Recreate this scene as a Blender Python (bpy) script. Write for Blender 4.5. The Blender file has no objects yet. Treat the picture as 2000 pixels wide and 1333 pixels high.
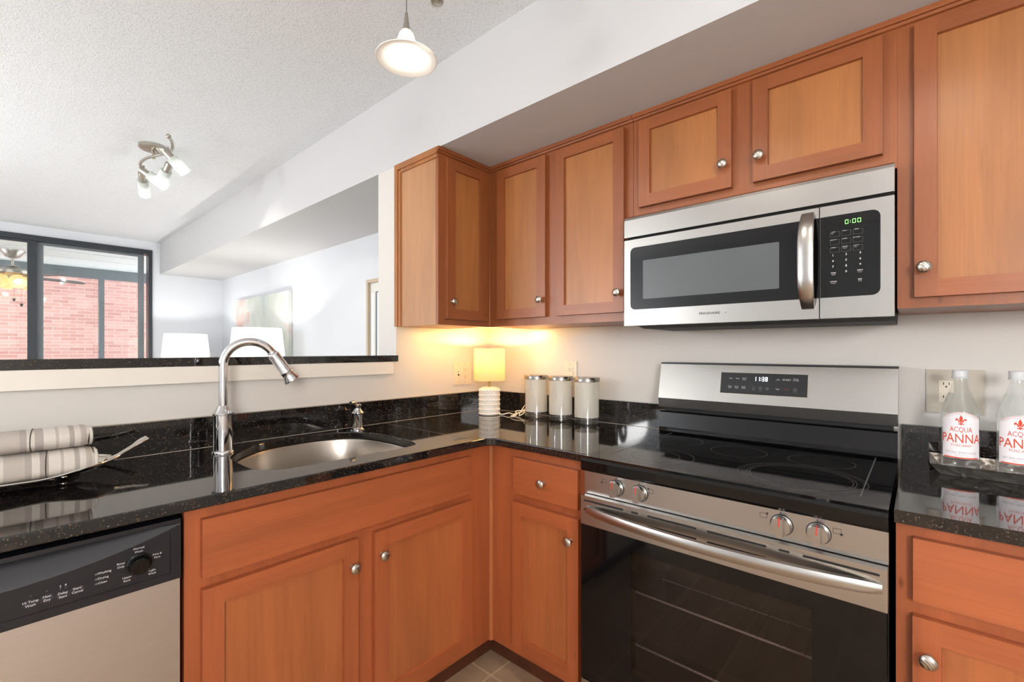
import bpy, bmesh, math, random
from mathutils import Vector, Matrix
random.seed(7)
S = bpy.context.scene
C = S.collection
PI = math.pi

# ------------------------------------------------------------------ camera
F_PX, CY, CAM, TH = 895.73, 683.4, (-1.9302, -1.8959, 1.2579), math.radians(48.397)
cam = bpy.data.cameras.new('camera'); cam.sensor_width = 36; cam.sensor_fit = 'HORIZONTAL'
cam.lens = F_PX * 36 / 2000; cam.shift_y = (CY - 666.5) / 2000; cam.clip_start = .02; cam.clip_end = 200
camo = bpy.data.objects.new('camera', cam); C.objects.link(camo)
camo.location = CAM; camo.rotation_euler = (PI / 2, 0, -TH); S.camera = camo

# ------------------------------------------------------------------ sky, light, exposure
W = bpy.data.worlds.new('sky'); S.world = W; W.use_nodes = True
W.node_tree.nodes['Background'].inputs[0].default_value = (.90, .95, 1, 1)
W.node_tree.nodes['Background'].inputs[1].default_value = 2.1
S.view_settings.view_transform = 'Standard'; S.view_settings.look = 'None'
S.view_settings.exposure = 0.58; S.view_settings.gamma = 1; S.view_settings.use_curve_mapping = False

def light(name, kind, loc, energy, color=(1, 1, 1), aim=None, **kw):
    l = bpy.data.lights.new(name, kind); l.energy = energy; l.color = color
    for k, v in kw.items(): setattr(l, k, v)
    o = bpy.data.objects.new(name, l); C.objects.link(o); o.location = loc
    if aim is not None:
        o.rotation_euler = (Vector(aim) - Vector(loc)).to_track_quat('-Z', 'Y').to_euler()
    return o

def portal(name, loc, aim, sx, sy):
    o = light(name, 'AREA', loc, 1, aim=aim, shape='RECTANGLE', size=sx, size_y=sy)
    o.data.cycles.is_portal = True
portal('portal_slider', (-2.1, 4.84, 1.2), (-2.1, 3, 1.2), 2.7, 2.36)
# fill lights added out of view to brighten kitchen and living room, without fixtures
light('room_fill_light', 'POINT', (-3.9, 1.15, 1.6), 72, (1, .995, .985), shadow_soft_size=.3)
light('room_fill_light', 'POINT', (-2.9, -3.05, 1.6), 88, (1, .995, .985), shadow_soft_size=.3)
light('living_fill_light', 'POINT', (-3.3, 2.2, 1.45), 34, (.93, .97, 1), shadow_soft_size=.28)

# slim under-cabinet lights in the corner
light('under_cabinet_light', 'AREA', (-.14, -.38, 1.362), .85, (1, .58, .19), (-.13, -.38, 0), shape='RECTANGLE', size=.12, size_y=.26)
light('under_cabinet_light', 'AREA', (-.40, -.13, 1.362), .85, (1, .58, .19), (-.40, -.13, 0), shape='RECTANGLE', size=.30, size_y=.12)

# ------------------------------------------------------------------ materials
def lin(c):
    f = lambda v: v / 12.92 if v <= .04045 else ((v + .055) / 1.055) ** 2.4
    return (f(c[0] / 255), f(c[1] / 255), f(c[2] / 255), 1)

MATS = {}
def pbr(name, rgb, rough=.5, metal=0, **kw):
    m = bpy.data.materials.new(name); m.use_nodes = True; MATS[name] = m
    b = m.node_tree.nodes['Principled BSDF']
    b.inputs['Base Color'].default_value = lin(rgb); b.inputs['Roughness'].default_value = rough
    b.inputs['Metallic'].default_value = metal
    for k, v in kw.items(): b.inputs[k].default_value = v
    return m
def nodes(m): return m.node_tree.nodes, m.node_tree.links, m.node_tree.nodes['Principled BSDF']
def N(m, t, **kw):
    n = m.node_tree.nodes.new(t)
    for k, v in kw.items():
        if k in n.inputs: n.inputs[k].default_value = v
        else: setattr(n, k, v)
    return n
def coords(m, scale, rnd=True, rot=(0, 0, 0)):
    ns, L, b = nodes(m)
    tc = N(m, 'ShaderNodeTexCoord'); mp = N(m, 'ShaderNodeMapping'); mp.inputs['Scale'].default_value = scale
    mp.inputs['Rotation'].default_value = rot
    if rnd:
        oi = N(m, 'ShaderNodeObjectInfo'); ad = N(m, 'ShaderNodeVectorMath', operation='ADD')
        mu = N(m, 'ShaderNodeMath', operation='MULTIPLY'); mu.inputs[1].default_value = 13.7
        L.new(oi.outputs['Random'], mu.inputs[0]); L.new(tc.outputs['Object'], ad.inputs[0]); L.new(mu.outputs[0], ad.inputs[1])
        L.new(ad.outputs[0], mp.inputs['Vector'])
    else: L.new(tc.outputs['Object'], mp.inputs['Vector'])
    return mp.outputs[0]
def ramp(m, fac, stops, interp='LINEAR'):
    r = N(m, 'ShaderNodeValToRGB'); r.color_ramp.interpolation = interp
    e = r.color_ramp.elements
    while len(e) > 1: e.remove(e[-1])
    e[0].position, e[0].color = stops[0]
    for p, c in stops[1:]:
        x = e.new(p); x.color = c
    m.node_tree.links.new(fac, r.inputs[0]); return r.outputs[0]
def mix(m, fac, a, b, mode='MIX'):
    x = N(m, 'ShaderNodeMix', data_type='RGBA', blend_type=mode)
    L = m.node_tree.links
    for s, v in ((x.inputs[0], fac), (x.inputs[6], a), (x.inputs[7], b)):
        if hasattr(v, 'links'): L.new(v, s)
        else: s.default_value = v
    return x.outputs[2]
def bump(m, h, strength, dist=.002):
    b = N(m, 'ShaderNodeBump'); b.inputs['Strength'].default_value = strength; b.inputs['Distance'].default_value = dist
    m.node_tree.links.new(h, b.inputs['Height']); m.node_tree.links.new(b.outputs[0], nodes(m)[2].inputs['Normal'])

def wood(name, axis, dark, light_, rough=.38):
    m = pbr(name, light_, rough); ns, L, b = nodes(m)
    sc = [14, 14, 14]; sc[axis] = 1.3
    v = coords(m, sc)
    n1 = N(m, 'ShaderNodeTexNoise', Scale=1.0, Detail=5.0, Roughness=.6, Distortion=.7); L.new(v, n1.inputs['Vector'])
    sc2 = [170, 170, 170]; sc2[axis] = 5
    v2 = coords(m, sc2); n2 = N(m, 'ShaderNodeTexNoise', Scale=1.0, Detail=3.0); L.new(v2, n2.inputs['Vector'])
    v3 = coords(m, [q * .42 for q in sc]); n3 = N(m, 'ShaderNodeTexNoise', Scale=1.0, Detail=2.0); L.new(v3, n3.inputs['Vector'])
    base = ramp(m, n1.outputs[0], [(.30, lin(dark)), (.62, lin(light_)), (.85, lin([min(255, c * 1.05) for c in light_]))])
    cl = ramp(m, n3.outputs[0], [(.3, (.74, .70, .68, 1)), (.65, (1, 1, 1, 1))])
    c = mix(m, .55, base, cl, 'MULTIPLY')
    st = ramp(m, n2.outputs[0], [(.32, (.78, .74, .7, 1)), (.55, (1, 1, 1, 1))])
    c = mix(m, .35, c, st, 'MULTIPLY')
    sk = [11, 11, 11]; sk[axis] = 4.5      # a few small knots
    vk = N(m, 'ShaderNodeTexVoronoi', Scale=1.0); L.new(coords(m, sk), vk.inputs['Vector'])
    kc = N(m, 'ShaderNodeSeparateColor'); L.new(vk.outputs['Color'], kc.inputs[0])
    kg = N(m, 'ShaderNodeMath', operation='GREATER_THAN'); kg.inputs[1].default_value = .72; L.new(kc.outputs[0], kg.inputs[0])
    c = mix(m, kg.outputs[0], c, mix(m, 1.0, c, ramp(m, vk.outputs['Distance'], [(.0, (.42, .36, .32, 1)), (.035, (.62, .55, .5, 1)), (.075, (1, 1, 1, 1))]), 'MULTIPLY'))
    L.new(c, b.inputs['Base Color']); b.inputs['Coat Weight'].default_value = .1; b.inputs['Coat Roughness'].default_value = .25
    bump(m, n2.outputs[0], .06)
    return m
UP_F, UP_P = (152, 86, 46), (174, 112, 60)
LO_F, LO_P = (172, 93, 53), (177, 102, 57)
dk = lambda c, k=.92: tuple(x * k for x in c)
for nm, ax in (('z', 2), ('x', 0), ('y', 1)):
    wood('maple_frame_upper_' + nm, ax, dk(UP_F), UP_F)
    wood('maple_frame_lower_' + nm, ax, dk(LO_F), LO_F)
wood('maple_panel_upper', 2, dk(UP_P, .9), UP_P); wood('maple_panel_lower', 2, dk(LO_P, .9), LO_P)
wood('maple_end_panel', 2, dk((192, 140, 96), .93), (192, 140, 96), .42)
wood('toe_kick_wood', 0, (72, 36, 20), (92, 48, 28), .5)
wood('fan_blade_wood', 0, (70, 52, 46), (92, 70, 62), .4)
wood('oak_table', 0, (120, 88, 60), (150, 112, 78), .4)

def granite(name, tint):
    m = pbr(name, (16, 15, 16), .045); ns, L, b = nodes(m)
    v = coords(m, (1, 1, 1), False)
    vo = N(m, 'ShaderNodeTexVoronoi', Scale=400.0); L.new(v, vo.inputs['Vector'])
    bw = N(m, 'ShaderNodeSeparateColor'); L.new(vo.outputs['Color'], bw.inputs[0])
    n = N(m, 'ShaderNodeTexNoise', Scale=34.0, Detail=6.0, Roughness=.7); L.new(v, n.inputs['Vector'])
    base = ramp(m, n.outputs[0], [(.38, lin((13, 13, 15))), (.58, lin((27, 24, 23))), (.75, lin((50, 41, 35)))])
    sp = ramp(m, bw.outputs[0], [(.0, (0, 0, 0, 1)), (.91, (0, 0, 0, 1)), (1.0, (.6, .6, .6, 1))])
    spc = ramp(m, bw.outputs[1], [(.0, lin((88, 68, 48))), (.6, lin((118, 98, 78))), (.9, lin((134, 122, 108))), (1, lin((152, 146, 140)))])
    L.new(mix(m, sp, base, spc), b.inputs['Base Color'])
    b.inputs['Specular IOR Level'].default_value = .5; b.inputs['IOR'].default_value = 1.62
    return m
granite('granite', None)

def steel(name, axis, rgb=(178, 175, 171), rough=.27, aniso=.0):
    m = pbr(name, rgb, rough, 1); ns, L, b = nodes(m)
    sc = [900, 900, 900]; sc[axis] = 9
    v = coords(m, sc, False); n = N(m, 'ShaderNodeTexNoise', Scale=1.0, Detail=2.0); L.new(v, n.inputs['Vector'])
    L.new(ramp(m, n.outputs[0], [(.3, lin(dk(rgb, .975))), (.7, lin(rgb))]), b.inputs['Base Color'])
    return m
steel('steel_y', 1); steel('steel_x', 0, (206, 206, 207), .33); steel('steel_sink', 0, (190, 182, 172), .33)
pbr('chrome', (214, 214, 216), .06, 1); pbr('nickel', (186, 180, 170), .3, 1); pbr('lid_steel', (150, 146, 142), .22, 1); pbr('brass', (188, 160, 100), .3, 1)
pbr('silver', (226, 222, 216), .12, 1); pbr('pewter_light', (206, 206, 200), .45, .6); pbr('pewter', (150, 148, 146), .3, 1)
pbr('black_gloss', (11, 11, 12), .06, 0, **{'Specular IOR Level': .36}); pbr('black_satin', (24, 24, 27), .33); pbr('black_matte', (10, 10, 11), .6)
pbr('appliance_side', (20, 19, 20), .5); pbr('rack_wire', (235, 232, 228), .35); pbr('console_black', (20, 21, 28), .36)
pbr('print_white', (215, 215, 215), .6); pbr('print_grey', (120, 122, 124), .6); pbr('print_red', (150, 40, 40), .6)
pbr('print_black', (20, 20, 20), .6); pbr('dim_mark', (74, 74, 76), .5); pbr('red_line', (214, 32, 38), .4)
pbr('ring_mark', (92, 92, 92), .4); pbr('button_black', (40, 40, 47), .35); pbr('lens_grey', (96, 96, 98), .4)
pbr('plastic_ivory', (226, 216, 196), .4); pbr('slot_dark', (40, 36, 32), .6); pbr('plate_grey', (190, 181, 166), .4)
pbr('trim_paint', (232, 226, 216), .45); pbr('white_ceramic', (238, 234, 228), .35); pbr('cord_white', (236, 230, 218), .45)
pbr('dark_aluminium', (48, 54, 60), .35, .25); pbr('grey_aluminium', (112, 120, 124), .4, .2)
pbr('sunroom_paint', (232, 234, 232), .6); pbr('cap_white', (212, 214, 216), .4); pbr('label_white', (236, 232, 236), .5)
pbr('label_orange', (214, 62, 14), .5); pbr('label_grey', (170, 168, 174), .5)
pbr('seam_line', (120, 108, 94), .4); pbr('frame_tan', (190, 172, 152), .5); pbr('mat_board', (214, 214, 208), .6)
pbr('print_dark', (110, 116, 122), .6); pbr('picture_white', (240, 240, 240), .6); pbr('linen_dark', (70, 64, 60), .8)
pbr('table_white', (225, 222, 215), .5); pbr('caulk', (176, 164, 148), .5)

def wall_mat(name, rgb, sc=170, st=.05):
    m = pbr(name, rgb, .62); ns, L, b = nodes(m)
    v = coords(m, (1, 1, 1), False); n = N(m, 'ShaderNodeTexNoise', Scale=float(sc), Detail=3.0); L.new(v, n.inputs['Vector'])
    bump(m, n.outputs[0], st); return m
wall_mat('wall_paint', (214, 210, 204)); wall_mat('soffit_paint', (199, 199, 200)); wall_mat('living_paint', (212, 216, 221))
m = pbr('popcorn', (226, 227, 226), .85); ns, L, b = nodes(m)
v = coords(m, (1, 1, 1), False); n = N(m, 'ShaderNodeTexNoise', Scale=140.0, Detail=4.0, Roughness=.65); L.new(v, n.inputs['Vector'])
pk = ramp(m, n.outputs[0], [(.40, (0, 0, 0, 1)), (.62, (1, 1, 1, 1))]); bump(m, pk, .4, .004)
L.new(ramp(m, n.outputs[0], [(.33, lin((203, 206, 209))), (.45, lin((230, 233, 236)))]), b.inputs['Base Color'])

m = pbr('floor_tile', (150, 126, 100), .35); ns, L, b = nodes(m)
v = coords(m, (1, 1, 1), False)
br = N(m, 'ShaderNodeTexBrick', offset=0.0, squash=1.0); L.new(v, br.inputs['Vector'])
br.inputs['Scale'].default_value = 1; br.inputs['Brick Width'].default_value = .33; br.inputs['Row Height'].default_value = .33
br.inputs['Mortar Size'].default_value = .004; br.inputs['Mortar Smooth'].default_value = .3
br.inputs['Color1'].default_value = lin((192, 162, 132)); br.inputs['Color2'].default_value = lin((168, 140, 114)); br.inputs['Mortar'].default_value = lin((208, 182, 150))
n = N(m, 'ShaderNodeTexNoise', Scale=7.0, Detail=8.0, Roughness=.7); L.new(v, n.inputs['Vector'])
L.new(mix(m, .7, br.outputs['Color'], ramp(m, n.outputs[0], [(.3, (.55, .5, .46, 1)), (.7, (1.0, .98, .95, 1))]), 'MULTIPLY'), b.inputs['Base Color'])
wall_mat('carpet', (190, 180, 166), 400, .4)

m = pbr('brick', (190, 140, 128), .9); ns, L, b = nodes(m)
v = coords(m, (1, 1, 1), False, (PI / 2, 0, 0))
br = N(m, 'ShaderNodeTexBrick'); L.new(v, br.inputs['Vector'])
br.inputs['Scale'].default_value = 1; br.inputs['Brick Width'].default_value = .235; br.inputs['Row Height'].default_value = .0686
br.inputs['Mortar Size'].default_value = .005; br.inputs['Bias'].default_value = -.1
br.inputs['Color1'].default_value = lin((196, 146, 134)); br.inputs['Color2'].default_value = lin((172, 118, 108)); br.inputs['Mortar'].default_value = lin((206, 172, 162))
n = N(m, 'ShaderNodeTexNoise', Scale=.9, Detail=3.0); L.new(v, n.inputs['Vector'])
L.new(mix(m, .5, br.outputs['Color'], ramp(m, n.outputs[0], [(.35, (.78, .74, .74, 1)), (.65, (1, 1, 1, 1))]), 'MULTIPLY'), b.inputs['Base Color'])

def sheet_glass(name, tint=(1, 1, 1), refl=1.0):
    """clear pane: passes light straight through, mirrors by Fresnel"""
    m = bpy.data.materials.new(name); m.use_nodes = True; MATS[name] = m
    ns, L = m.node_tree.nodes, m.node_tree.links; ns.clear()
    o = ns.new('ShaderNodeOutputMaterial'); t = ns.new('ShaderNodeBsdfTransparent'); g = ns.new('ShaderNodeBsdfGlossy')
    ge = ns.new('ShaderNodeNewGeometry'); dt = ns.new('ShaderNodeVectorMath'); dt.operation = 'DOT_PRODUCT'; L.new(ge.outputs['Incoming'], dt.inputs[0]); L.new(ge.outputs['Normal'], dt.inputs[1])
    ab = ns.new('ShaderNodeMath'); ab.operation = 'ABSOLUTE'; L.new(dt.outputs['Value'], ab.inputs[0])
    iv = ns.new('ShaderNodeMath'); iv.operation = 'SUBTRACT'; iv.inputs[0].default_value = 1; L.new(ab.outputs[0], iv.inputs[1])
    pw = ns.new('ShaderNodeMath'); pw.operation = 'POWER'; pw.inputs[1].default_value = 5; L.new(iv.outputs[0], pw.inputs[0])
    f = ns.new('ShaderNodeMath'); f.operation = 'MULTIPLY_ADD'; f.inputs[1].default_value = .96; f.inputs[2].default_value = .04; L.new(pw.outputs[0], f.inputs[0])
    mx = ns.new('ShaderNodeMixShader')
    t.inputs[0].default_value = (*tint, 1); g.inputs['Roughness'].default_value = .01; g.inputs[0].default_value = (refl, refl, refl, 1)
    L.new(f.outputs[0], mx.inputs[0]); L.new(t.outputs[0], mx.inputs[1]); L.new(g.outputs[0], mx.inputs[2]); L.new(mx.outputs[0], o.inputs[0])
    return m
sheet_glass('pane', (.96, .975, .975)); sheet_glass('pane_teal', (.93, .955, .96)); sheet_glass('clear_plastic', (.95, .965, .97))
sheet_glass('oven_glass', (.60, .55, .54)); sheet_glass('jar_glass', (.985, .985, .98)); sheet_glass('mw_glass', (.24, .25, .27))
sheet_glass('lens', (.9, .9, .9))
m = pbr('water', (250, 252, 253), 0.0); m.node_tree.nodes['Principled BSDF'].inputs['Transmission Weight'].default_value = 1; m.node_tree.nodes['Principled BSDF'].inputs['IOR'].default_value = 1.1

def translucent(name, rgb, fac=.5, glow=None, rough=.7):
    m = bpy.data.materials.new(name); m.use_nodes = True; MATS[name] = m
    ns, L = m.node_tree.nodes, m.node_tree.links; ns.clear()
    o = ns.new('ShaderNodeOutputMaterial'); d = ns.new('ShaderNodeBsdfDiffuse'); t = ns.new('ShaderNodeBsdfTranslucent'); mx = ns.new('ShaderNodeMixShader')
    d.inputs[0].default_value = lin(rgb); t.inputs[0].default_value = lin(rgb); mx.inputs[0].default_value = fac
    L.new(d.outputs[0], mx.inputs[1]); L.new(t.outputs[0], mx.inputs[2]); last = mx.outputs[0]
    if glow:
        e = ns.new('ShaderNodeEmission'); e.inputs[0].default_value = (*glow[0], 1); e.inputs[1].default_value = glow[1]
        a = ns.new('ShaderNodeAddShader'); L.new(last, a.inputs[0]); L.new(e.outputs[0], a.inputs[1]); last = a.outputs[0]
    L.new(last, o.inputs[0]); return m
translucent('shade_linen', (252, 238, 206), .65)
translucent('shade_white', (248, 248, 246), .5)
translucent('frosted', (253, 250, 242), .5); translucent('spot_glass', (240, 244, 242), .6)
translucent('pendant_glass', (250, 248, 244), .5)
translucent('fan_glass', (252, 236, 196), .5)
def emit(name, rgb, s):
    m = bpy.data.materials.new(name); m.use_nodes = True; MATS[name] = m
    ns, L = m.node_tree.nodes, m.node_tree.links; ns.clear()
    o = ns.new('ShaderNodeOutputMaterial'); e = ns.new('ShaderNodeEmission'); e.inputs[0].default_value = (*rgb, 1); e.inputs[1].default_value = s
    L.new(e.outputs[0], o.inputs[0]); return m
emit('bulb_warm', (1, .78, .45), 14); emit('bulb_white', (1, .95, .88), 5); emit('bulb_bright', (1, .96, .9), 14); emit('bulb_soft', (1, .95, .88), 2.2); emit('led_green', (.35, 1, .25), 1.6); emit('led_white', (.85, .93, 1), 2.2)
emit('led_dim', (.22, .30, .42), .35)

# towel: stripes are the weave's own colours along its length
m = pbr('towel_cloth', (222, 212, 196), .95); ns, L, b = nodes(m)
tc = N(m, 'ShaderNodeTexCoord'); sx = N(m, 'ShaderNodeSeparateXYZ'); L.new(tc.outputs['Object'], sx.inputs[0])
mr = N(m, 'ShaderNodeMapRange'); mr.inputs[1].default_value = -.5; mr.inputs[2].default_value = 0.0; L.new(sx.outputs[0], mr.inputs[0])
cr, gr, gl = lin((212, 205, 196)), lin((172, 163, 155)), lin((186, 177, 168))
def at(d): return 1 - d / .5
st = [(0, gr)]
for d, c in sorted([(.40, cr), (.36, gr), (.30, cr), (.18, gr), (.172, cr), (.164, gl), (.128, gr) , (.116, cr), (.102, gr), (.087, cr), (.066, gl), (.060, cr), (.041, gr), (.030, cr), (.018, gl), (.006, cr)], key=lambda t: -t[0]):
    st.append((at(d), c))
c = ramp(m, mr.outputs[0], st, 'CONSTANT')
v = coords(m, (1, 1, 1), False); n = N(m, 'ShaderNodeTexNoise', Scale=700.0, Detail=2.0); L.new(v, n.inputs['Vector'])
L.new(mix(m, .3, c, ramp(m, n.outputs[0], [(.35, (.7, .7, .7, 1)), (.65, (1, 1, 1, 1))]), 'MULTIPLY'), b.inputs['Base Color']); bump(m, n.outputs[0], .5, .001)

# hammered metal
m = pbr('hammered', (200, 197, 192), .36, 1); ns, L, b = nodes(m)
v = coords(m, (1, 1, 1), False); vo = N(m, 'ShaderNodeTexVoronoi', Scale=85.0, feature='SMOOTH_F1'); L.new(v, vo.inputs['Vector']); bump(m, vo.outputs['Distance'], .9, .004)
# abstract painting
m = pbr('painted_canvas', (190, 198, 194), .7); ns, L, b = nodes(m)
v = coords(m, (1, 1, 1), False); n = N(m, 'ShaderNodeTexNoise', Scale=2.6, Detail=5.0, Distortion=.6); L.new(v, n.inputs['Vector'])
c1 = ramp(m, n.outputs[0], [(.3, lin((178, 188, 190))), (.46, lin((196, 202, 192))), (.56, lin((206, 208, 204))), (.66, lin((205, 180, 172))), (.8, lin((190, 150, 152)))])
tc = N(m, 'ShaderNodeTexCoord'); vd = N(m, 'ShaderNodeVectorMath', operation='DISTANCE'); L.new(tc.outputs['Object'], vd.inputs[0]); vd.inputs[1].default_value = (0, .68, -.12)
pf = ramp(m, vd.outputs['Value'], [(.12, (1, 1, 1, 1)), (.3, (0, 0, 0, 1))])
L.new(mix(m, pf, c1, lin((196, 150, 156))), b.inputs['Base Color'])
# brushed knob with diagonal swirl
m = pbr('knob_nickel', (196, 190, 180), .28, 1); ns, L, b = nodes(m)
v = coords(m, (60, 60, 60), False, (0, .5, .5)); w = N(m, 'ShaderNodeTexWave', Scale=1.4, Distortion=1.0); L.new(v, w.inputs['Vector'])
L.new(ramp(m, w.outputs['Color'], [(.2, lin((160, 152, 142))), (.8, lin((214, 208, 198)))]), b.inputs['Base Color'])
# perforated microwave screen
m = pbr('mw_screen', (70, 74, 76), .3, 0); ns, L, b = nodes(m)
v = coords(m, (1, 1, 1), False); ck = N(m, 'ShaderNodeTexVoronoi', Scale=430.0, Randomness=0.0); L.new(v, ck.inputs['Vector'])
L.new(ramp(m, ck.outputs['Distance'], [(.25, lin((34, 36, 39))), (.45, lin((78, 82, 85)))]), b.inputs['Base Color'])

# ------------------------------------------------------------------ mesh helpers
V = Vector
def box(bm, a, b, mat=0):
    lo = [min(a[i], b[i]) for i in range(3)]; hi = [max(a[i], b[i]) for i in range(3)]
    vs = [bm.verts.new((x, y, z)) for z in (lo[2], hi[2]) for y in (lo[1], hi[1]) for x in (lo[0], hi[0])]
    for f in ((0, 2, 3, 1), (4, 5, 7, 6), (0, 1, 5, 4), (2, 6, 7, 3), (0, 4, 6, 2), (1, 3, 7, 5)):
        bm.faces.new([vs[i] for i in f]).material_index = mat
    return vs
def frame_of(d):
    d = V(d).normalized(); a = V((0, 0, 1)) if abs(d.z) < .9 else V((1, 0, 0))
    x = a.cross(d).normalized(); return x, d.cross(x), d
def ring(bm, c, x, y, r, n, ry=None):
    return [bm.verts.new(V(c) + x * (r * math.cos(2 * PI * i / n)) + y * ((ry or r) * math.sin(2 * PI * i / n))) for i in range(n)]
def loft(bm, rings, closed=True, cap=True, mat=0, smooth=True):
    fs = []
    for a, b in zip(rings[:-1], rings[1:]):
        n = len(a)
        for i in range(n if closed else n - 1):
            f = bm.faces.new((a[i], a[(i + 1) % n], b[(i + 1) % n], b[i])); f.smooth = smooth; f.material_index = mat
    if cap and closed:
        for r in (rings[0][::-1], rings[-1]):
            if len(r) > 2:
                f = bm.faces.new(r); f.material_index = mat
def cyl(bm, a, b, r, r2=None, n=24, mat=0, cap=True, smooth=True):
    x, y, d = frame_of(V(b) - V(a)); loft(bm, [ring(bm, a, x, y, r, n), ring(bm, b, x, y, r if r2 is None else r2, n)], cap=cap, mat=mat, smooth=smooth)
def lathe(bm, prof, c=(0, 0, 0), d=(0, 0, 1), n=40, mat=0, cap=True):
    """prof: (radius, height) pairs"""
    x, y, dd = frame_of(d); rs = []
    for r, h in prof: rs.append(ring(bm, V(c) + dd * h, x, y, max(r, 1e-5), n))
    loft(bm, rs, cap=cap, mat=mat)
def tube(bm, pts, r, n=12, mat=0, cap=True):
    pts = [V(p) for p in pts]; rs = []; x = None
    for i, p in enumerate(pts):
        d = (pts[min(i + 1, len(pts) - 1)] - pts[max(i - 1, 0)]).normalized()
        if x is None: x, y, _ = frame_of(d)
        else:
            x = (x - d * x.dot(d)).normalized(); y = d.cross(x)
        rr = r[i] if isinstance(r, (list, tuple)) else r
        rs.append(ring(bm, p, x, y, rr, n))
    loft(bm, rs, cap=cap, mat=mat)
def ball(bm, c, r, n=16, mat=0, sz=1):
    prof = [(r * math.sin(PI * i / n), -r * sz * math.cos(PI * i / n)) for i in range(n + 1)]
    lathe(bm, prof, c, n=n * 2, mat=mat, cap=False)
def prism(bm, poly, fn, a, b, mat=0, smooth=False):
    """poly of (p,q) swept from a to b; fn(p,q,t) -> point"""
    r0 = [bm.verts.new(fn(p, q, a)) for p, q in poly]; r1 = [bm.verts.new(fn(p, q, b)) for p, q in poly]
    loft(bm, [r0, r1], mat=mat, smooth=smooth)
def crom(P, k=8, closed=False):
    P = [V(p) for p in P]; n = len(P); out = []
    rng = range(n) if closed else range(n - 1)
    for i in rng:
        g = (lambda j: P[j % n]) if closed else (lambda j: P[max(0, min(n - 1, j))])
        p0, p1, p2, p3 = g(i - 1), g(i), g(i + 1), g(i + 2)
        for s in range(k):
            t = s / k
            out.append(.5 * ((2 * p1) + (p2 - p0) * t + (2 * p0 - 5 * p1 + 4 * p2 - p3) * t * t + (3 * p1 - p0 - 3 * p2 + p3) * t ** 3))
    if not closed: out.append(P[-1])
    return out
def rrect(u0, z0, u1, z1, r, k=6, corners=(1, 1, 1, 1)):
    """rounded rectangle outline, corners in order ll, lr, ur, ul"""
    out = []
    for (cx, cz, a0), on, (px, pz) in zip(((u0 + r, z0 + r, PI), (u1 - r, z0 + r, 1.5 * PI), (u1 - r, z1 - r, 0), (u0 + r, z1 - r, .5 * PI)), corners, ((u0, z0), (u1, z0), (u1, z1), (u0, z1))):
        if not on: out.append((px, pz)); continue
        for i in range(k + 1):
            a = a0 + i / k * PI / 2; out.append((cx + r * math.cos(a), cz + r * math.sin(a)))
    return out
def bevel(bm, w, seg=2, ang=40):
    es = [e for e in bm.edges if len(e.link_faces) == 2 and e.calc_face_angle(0) > math.radians(ang)]
    if es: bmesh.ops.bevel(bm, geom=es, offset=w, segments=seg, profile=.5, affect='EDGES', clamp_overlap=True)
def root_loc(o):
    p = V((0, 0, 0))
    while o is not None: p += V(o.location); o = o.parent
    return p
def link(name, bm, mats, parent=None, bev=0, seg=2, loc=None, recalc=True, smooth=False):
    if bev: bevel(bm, bev, seg)
    if recalc: bmesh.ops.recalc_face_normals(bm, faces=bm.faces[:])
    if smooth:
        for f in bm.faces: f.smooth = True
    off = root_loc(parent) if parent else V(loc or (0, 0, 0))
    bmesh.ops.translate(bm, verts=bm.verts[:], vec=-off)
    me = bpy.data.meshes.new(name); bm.to_mesh(me); bm.free()
    for mt in (mats if isinstance(mats, (list, tuple)) else [mats]): me.materials.append(MATS[mt])
    fl = [p.use_smooth for p in me.polygons]
    if any(fl):
        me.set_sharp_from_angle(angle=math.radians(38)); me.polygons.foreach_set('use_smooth', fl)
    o = bpy.data.objects.new(name, me); C.objects.link(o)
    if parent: o.parent = parent
    elif loc: o.location = loc
    if smooth: pass
    return o
def thing(name, label, cat, loc, group=None):
    o = bpy.data.objects.new(name, None); C.objects.link(o); o.location = loc; o.empty_display_size = .05
    return tag(o, label, cat, group)
def tag(o, label, cat, group=None):
    o['label'] = label; o['category'] = cat
    if group: o['group'] = group
    return o
def struct(o): o['kind'] = 'structure'; return o
def dup(root, loc, label):
    def cp(o, p):
        c = o.copy(); C.objects.link(c)
        if p: c.parent = p
        for ch in [x for x in bpy.data.objects if x.parent == o]: cp(ch, c)
        return c
    r = cp(root, None); r.location = loc; r['label'] = label; return r
def nb(): return bmesh.new()
def B1(a, b, bev=0):
    bm = nb(); box(bm, a, b)
    if bev: bevel(bm, bev)
    return bm

_TX = {}
def glyphs(s):
    if s not in _TX:
        cu = bpy.data.curves.new('t', 'FONT'); cu.body = s; cu.size = 1; cu.resolution_u = 2; cu.align_x = 'CENTER'
        ob = bpy.data.objects.new('t', cu); C.objects.link(ob)
        dg = bpy.context.evaluated_depsgraph_get(); me = bpy.data.meshes.new_from_object(ob.evaluated_get(dg))
        _TX[s] = ([v.co.copy() for v in me.vertices], [tuple(p.vertices) for p in me.polygons])
        bpy.data.objects.remove(ob); bpy.data.curves.remove(cu); bpy.data.meshes.remove(me)
    return _TX[s]
def text(bm, s, fn, u, v, cap, mat=0, sx=1.0):
    """letters of cap height `cap`, centred on u, baseline v; fn(u,v)->point"""
    vs, fs = glyphs(s); k = cap / .69
    nv = [bm.verts.new(fn(u + p.x * k * sx, v + p.y * k)) for p in vs]
    for f in fs:
        try: bm.faces.new([nv[i] for i in f]).material_index = mat
        except ValueError: pass
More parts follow.
